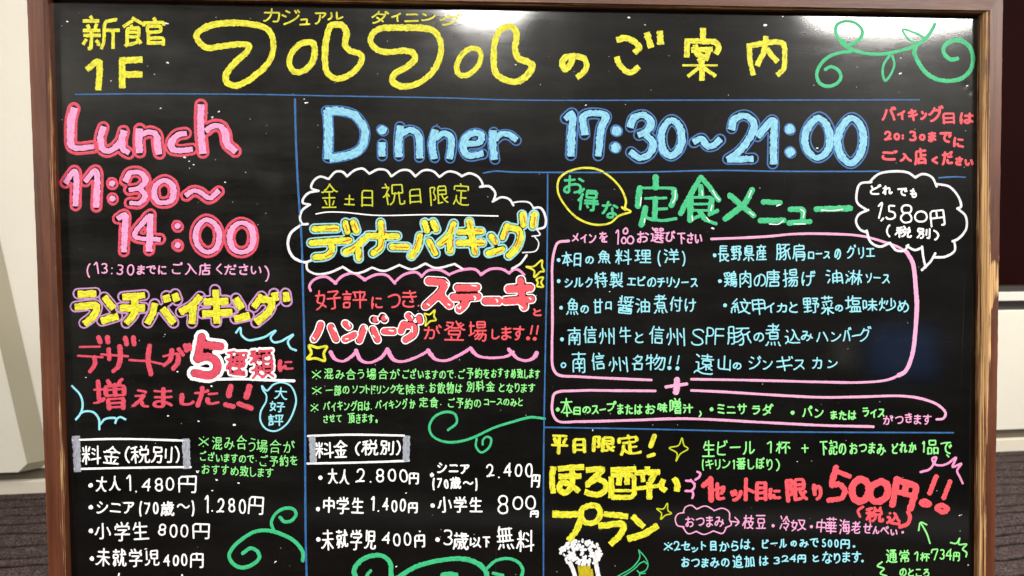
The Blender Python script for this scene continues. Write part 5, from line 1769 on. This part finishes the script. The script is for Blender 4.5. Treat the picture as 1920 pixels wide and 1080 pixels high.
# right wall: dark glazing over a sill, a cream panel, recess and skirting
R_ = 1895
zs = [onwall(R_, y)[1] for y in (845, 823, 806, 582, 563, 547, 537)]
wr = empty('wall', wallpt(s_mid + 0.5, 0, 0)); tag(wr, 'cream low wall with skirting seen right of the menu board', 'wall')
e1, e2 = s_mid, sR
adopt(slab('skirting', e1, e2, -0.01, zs[1], -0.05, 0.004, M_BASE, bevel=0.003), wr)
adopt(slab('recess', e1, e2, zs[1] - 0.01, zs[2] + 0.01, -0.05, -0.015, M_GROOVE), wr)
adopt(slab('panel', e1, e2, zs[2], zs[3], -0.05, 0.0, M_CREAM, bevel=0.004), wr)
wi = empty('window', wallpt(s_mid + 0.5, zs[3], 0)); tag(wi, 'dark window above a white and dark metal sill, at the right edge', 'window')
adopt(slab('frame_rail', e1, e2, zs[3], zs[4], -0.05, -0.012, M_METAL), wi)
adopt(slab('sill', e1, e2, zs[4], zs[5], -0.05, 0.014, M_WPAINT, bevel=0.003), wi)
adopt(slab('frame_rail', e1, e2, zs[5], zs[6], -0.05, 0.0, M_METAL), wi)
adopt(slab('pane', e1, e2, zs[6], 2.4, -0.05, -0.03, M_GLASS), wi)
adopt(slab('head_rail', e1, e2, 2.4, 2.75, -0.05, 0.0, M_CREAM), wi)

# carpet: low loops woven in uneven ribs that run along the wall
def carpet_material():
    m, t, b = nt('brown_ribbed_carpet')
    ob = mapping(t, 'Object', (1, 1, 1), 'Object')
    a = noise(t, ob, 150.0, 4, 0.85); c = noise(t, mapping(t, 'Object', (22, 60, 1), 'Object'), 1.0, 3, 0.7); d = noise(t, ob, 420.0, 1)
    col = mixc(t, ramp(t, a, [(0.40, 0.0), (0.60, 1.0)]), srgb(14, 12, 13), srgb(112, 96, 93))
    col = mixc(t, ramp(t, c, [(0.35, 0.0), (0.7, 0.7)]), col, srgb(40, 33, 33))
    # darker tone in the valleys between the ribs, masked by the wear attribute
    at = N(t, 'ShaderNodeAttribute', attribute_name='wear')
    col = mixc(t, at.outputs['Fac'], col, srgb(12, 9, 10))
    t.links.new(col, b.inputs['Base Color']); b.inputs['Roughness'].default_value = 0.95; b.inputs['Specular IOR Level'].default_value = 0.1
    bp = N(t, 'ShaderNodeBump', i_Strength=0.9, i_Distance=0.004); t.links.new(d, bp.inputs['Height']); t.links.new(bp.outputs[0], b.inputs['Normal'])
    return m
M_CARPET = carpet_material()
prof_c = [(-0.06, 0.0, 0)]; y = -0.04; V = []
while y < 2.2:
    w = random.uniform(0.05, 0.10)
    prof_c += [(y, 0.0, 0.0), (y + 0.004, -0.005, 1), (y + 0.014, -0.005, 1), (y + 0.018, 0.001, 0.0), (y + w * 0.5, 0.003, 0)]; y += w
prof_c.append((6.5, 0.0, 0))
S_ = np.linspace(-2.5, 6.5, 180); V = []; F = []; A_ = []
ph = [random.uniform(0, 6) for _ in prof_c]
for i, (d, h, wv) in enumerate(prof_c):
    g = i // 5
    for s in S_:
        q = A + wd * s + wn * (d + (0.005 * math.sin(s * 9 + g) + 0.003 * math.sin(s * 41 + g * 2) if 0 < i < len(prof_c) - 1 else 0))
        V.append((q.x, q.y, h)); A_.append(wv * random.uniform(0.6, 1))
ns = len(S_)
for i in range(len(prof_c) - 1):
    for j in range(ns - 1):
        a = i * ns + j; F.append((a + ns, a + ns + 1, a + 1, a))
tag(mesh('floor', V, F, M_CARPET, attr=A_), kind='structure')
# ceiling and the dim far side of the room, which the board mirrors
M_CEIL = plain('ceiling_white', (0.76, 0.75, 0.72), (0.82, 0.81, 0.78), 2.0, 0.9)
M_FAR = plain('dark_far_wall', (0.022, 0.018, 0.014), (0.035, 0.028, 0.02), 1.0, 0.7)
o = boxmesh('ceiling', (-4, -4.2, CEIL + 0.02), (6, 4.5, CEIL + 0.1), M_CEIL); tag(o, kind='structure')
o = boxmesh('far_wall', (-4, -4.3, -0.01), (6, -4.2, CEIL), M_FAR); tag(o, kind='structure')

ms, t, b_ = nt('added_blue_glow'); b_.inputs['Emission Color'].default_value = (0.03, 0.16, 0.55, 1); b_.inputs['Emission Strength'].default_value = 1.1; b_.inputs['Base Color'].default_value = (0.02, 0.05, 0.1, 1)  # added glowing panel that gives the blue patch mirrored in the board
def far_pt(px, py):
    a = Vector(onboard(px, py)); q = BO + BU * a.x + BV * a.z; d = (q - CAM).normalized(); r = d - 2 * d.dot(BN) * BN
    t_ = (-4.2 - q.y) / r.y; return q + r * t_
c = far_pt(1690, 665)
o = boxmesh('glow_panel_mesh', (c.x - 0.22, -4.2, c.z - 0.17), (c.x + 0.22, -4.16, c.z + 0.17), ms); o.name = 'added_glow_panel'; tag(o, 'added blue screen on the wall behind the photographer', 'glow_panel')
c = far_pt(1590, 665)  # pale card added for the small grey patch mirrored beside it
o = boxmesh('card', (c.x - 0.05, -4.2, c.z - 0.1), (c.x + 0.05, -4.19, c.z + 0.1), M_WPAINT); tag(o, 'added pale notice beside the blue screen behind the photographer', 'card')
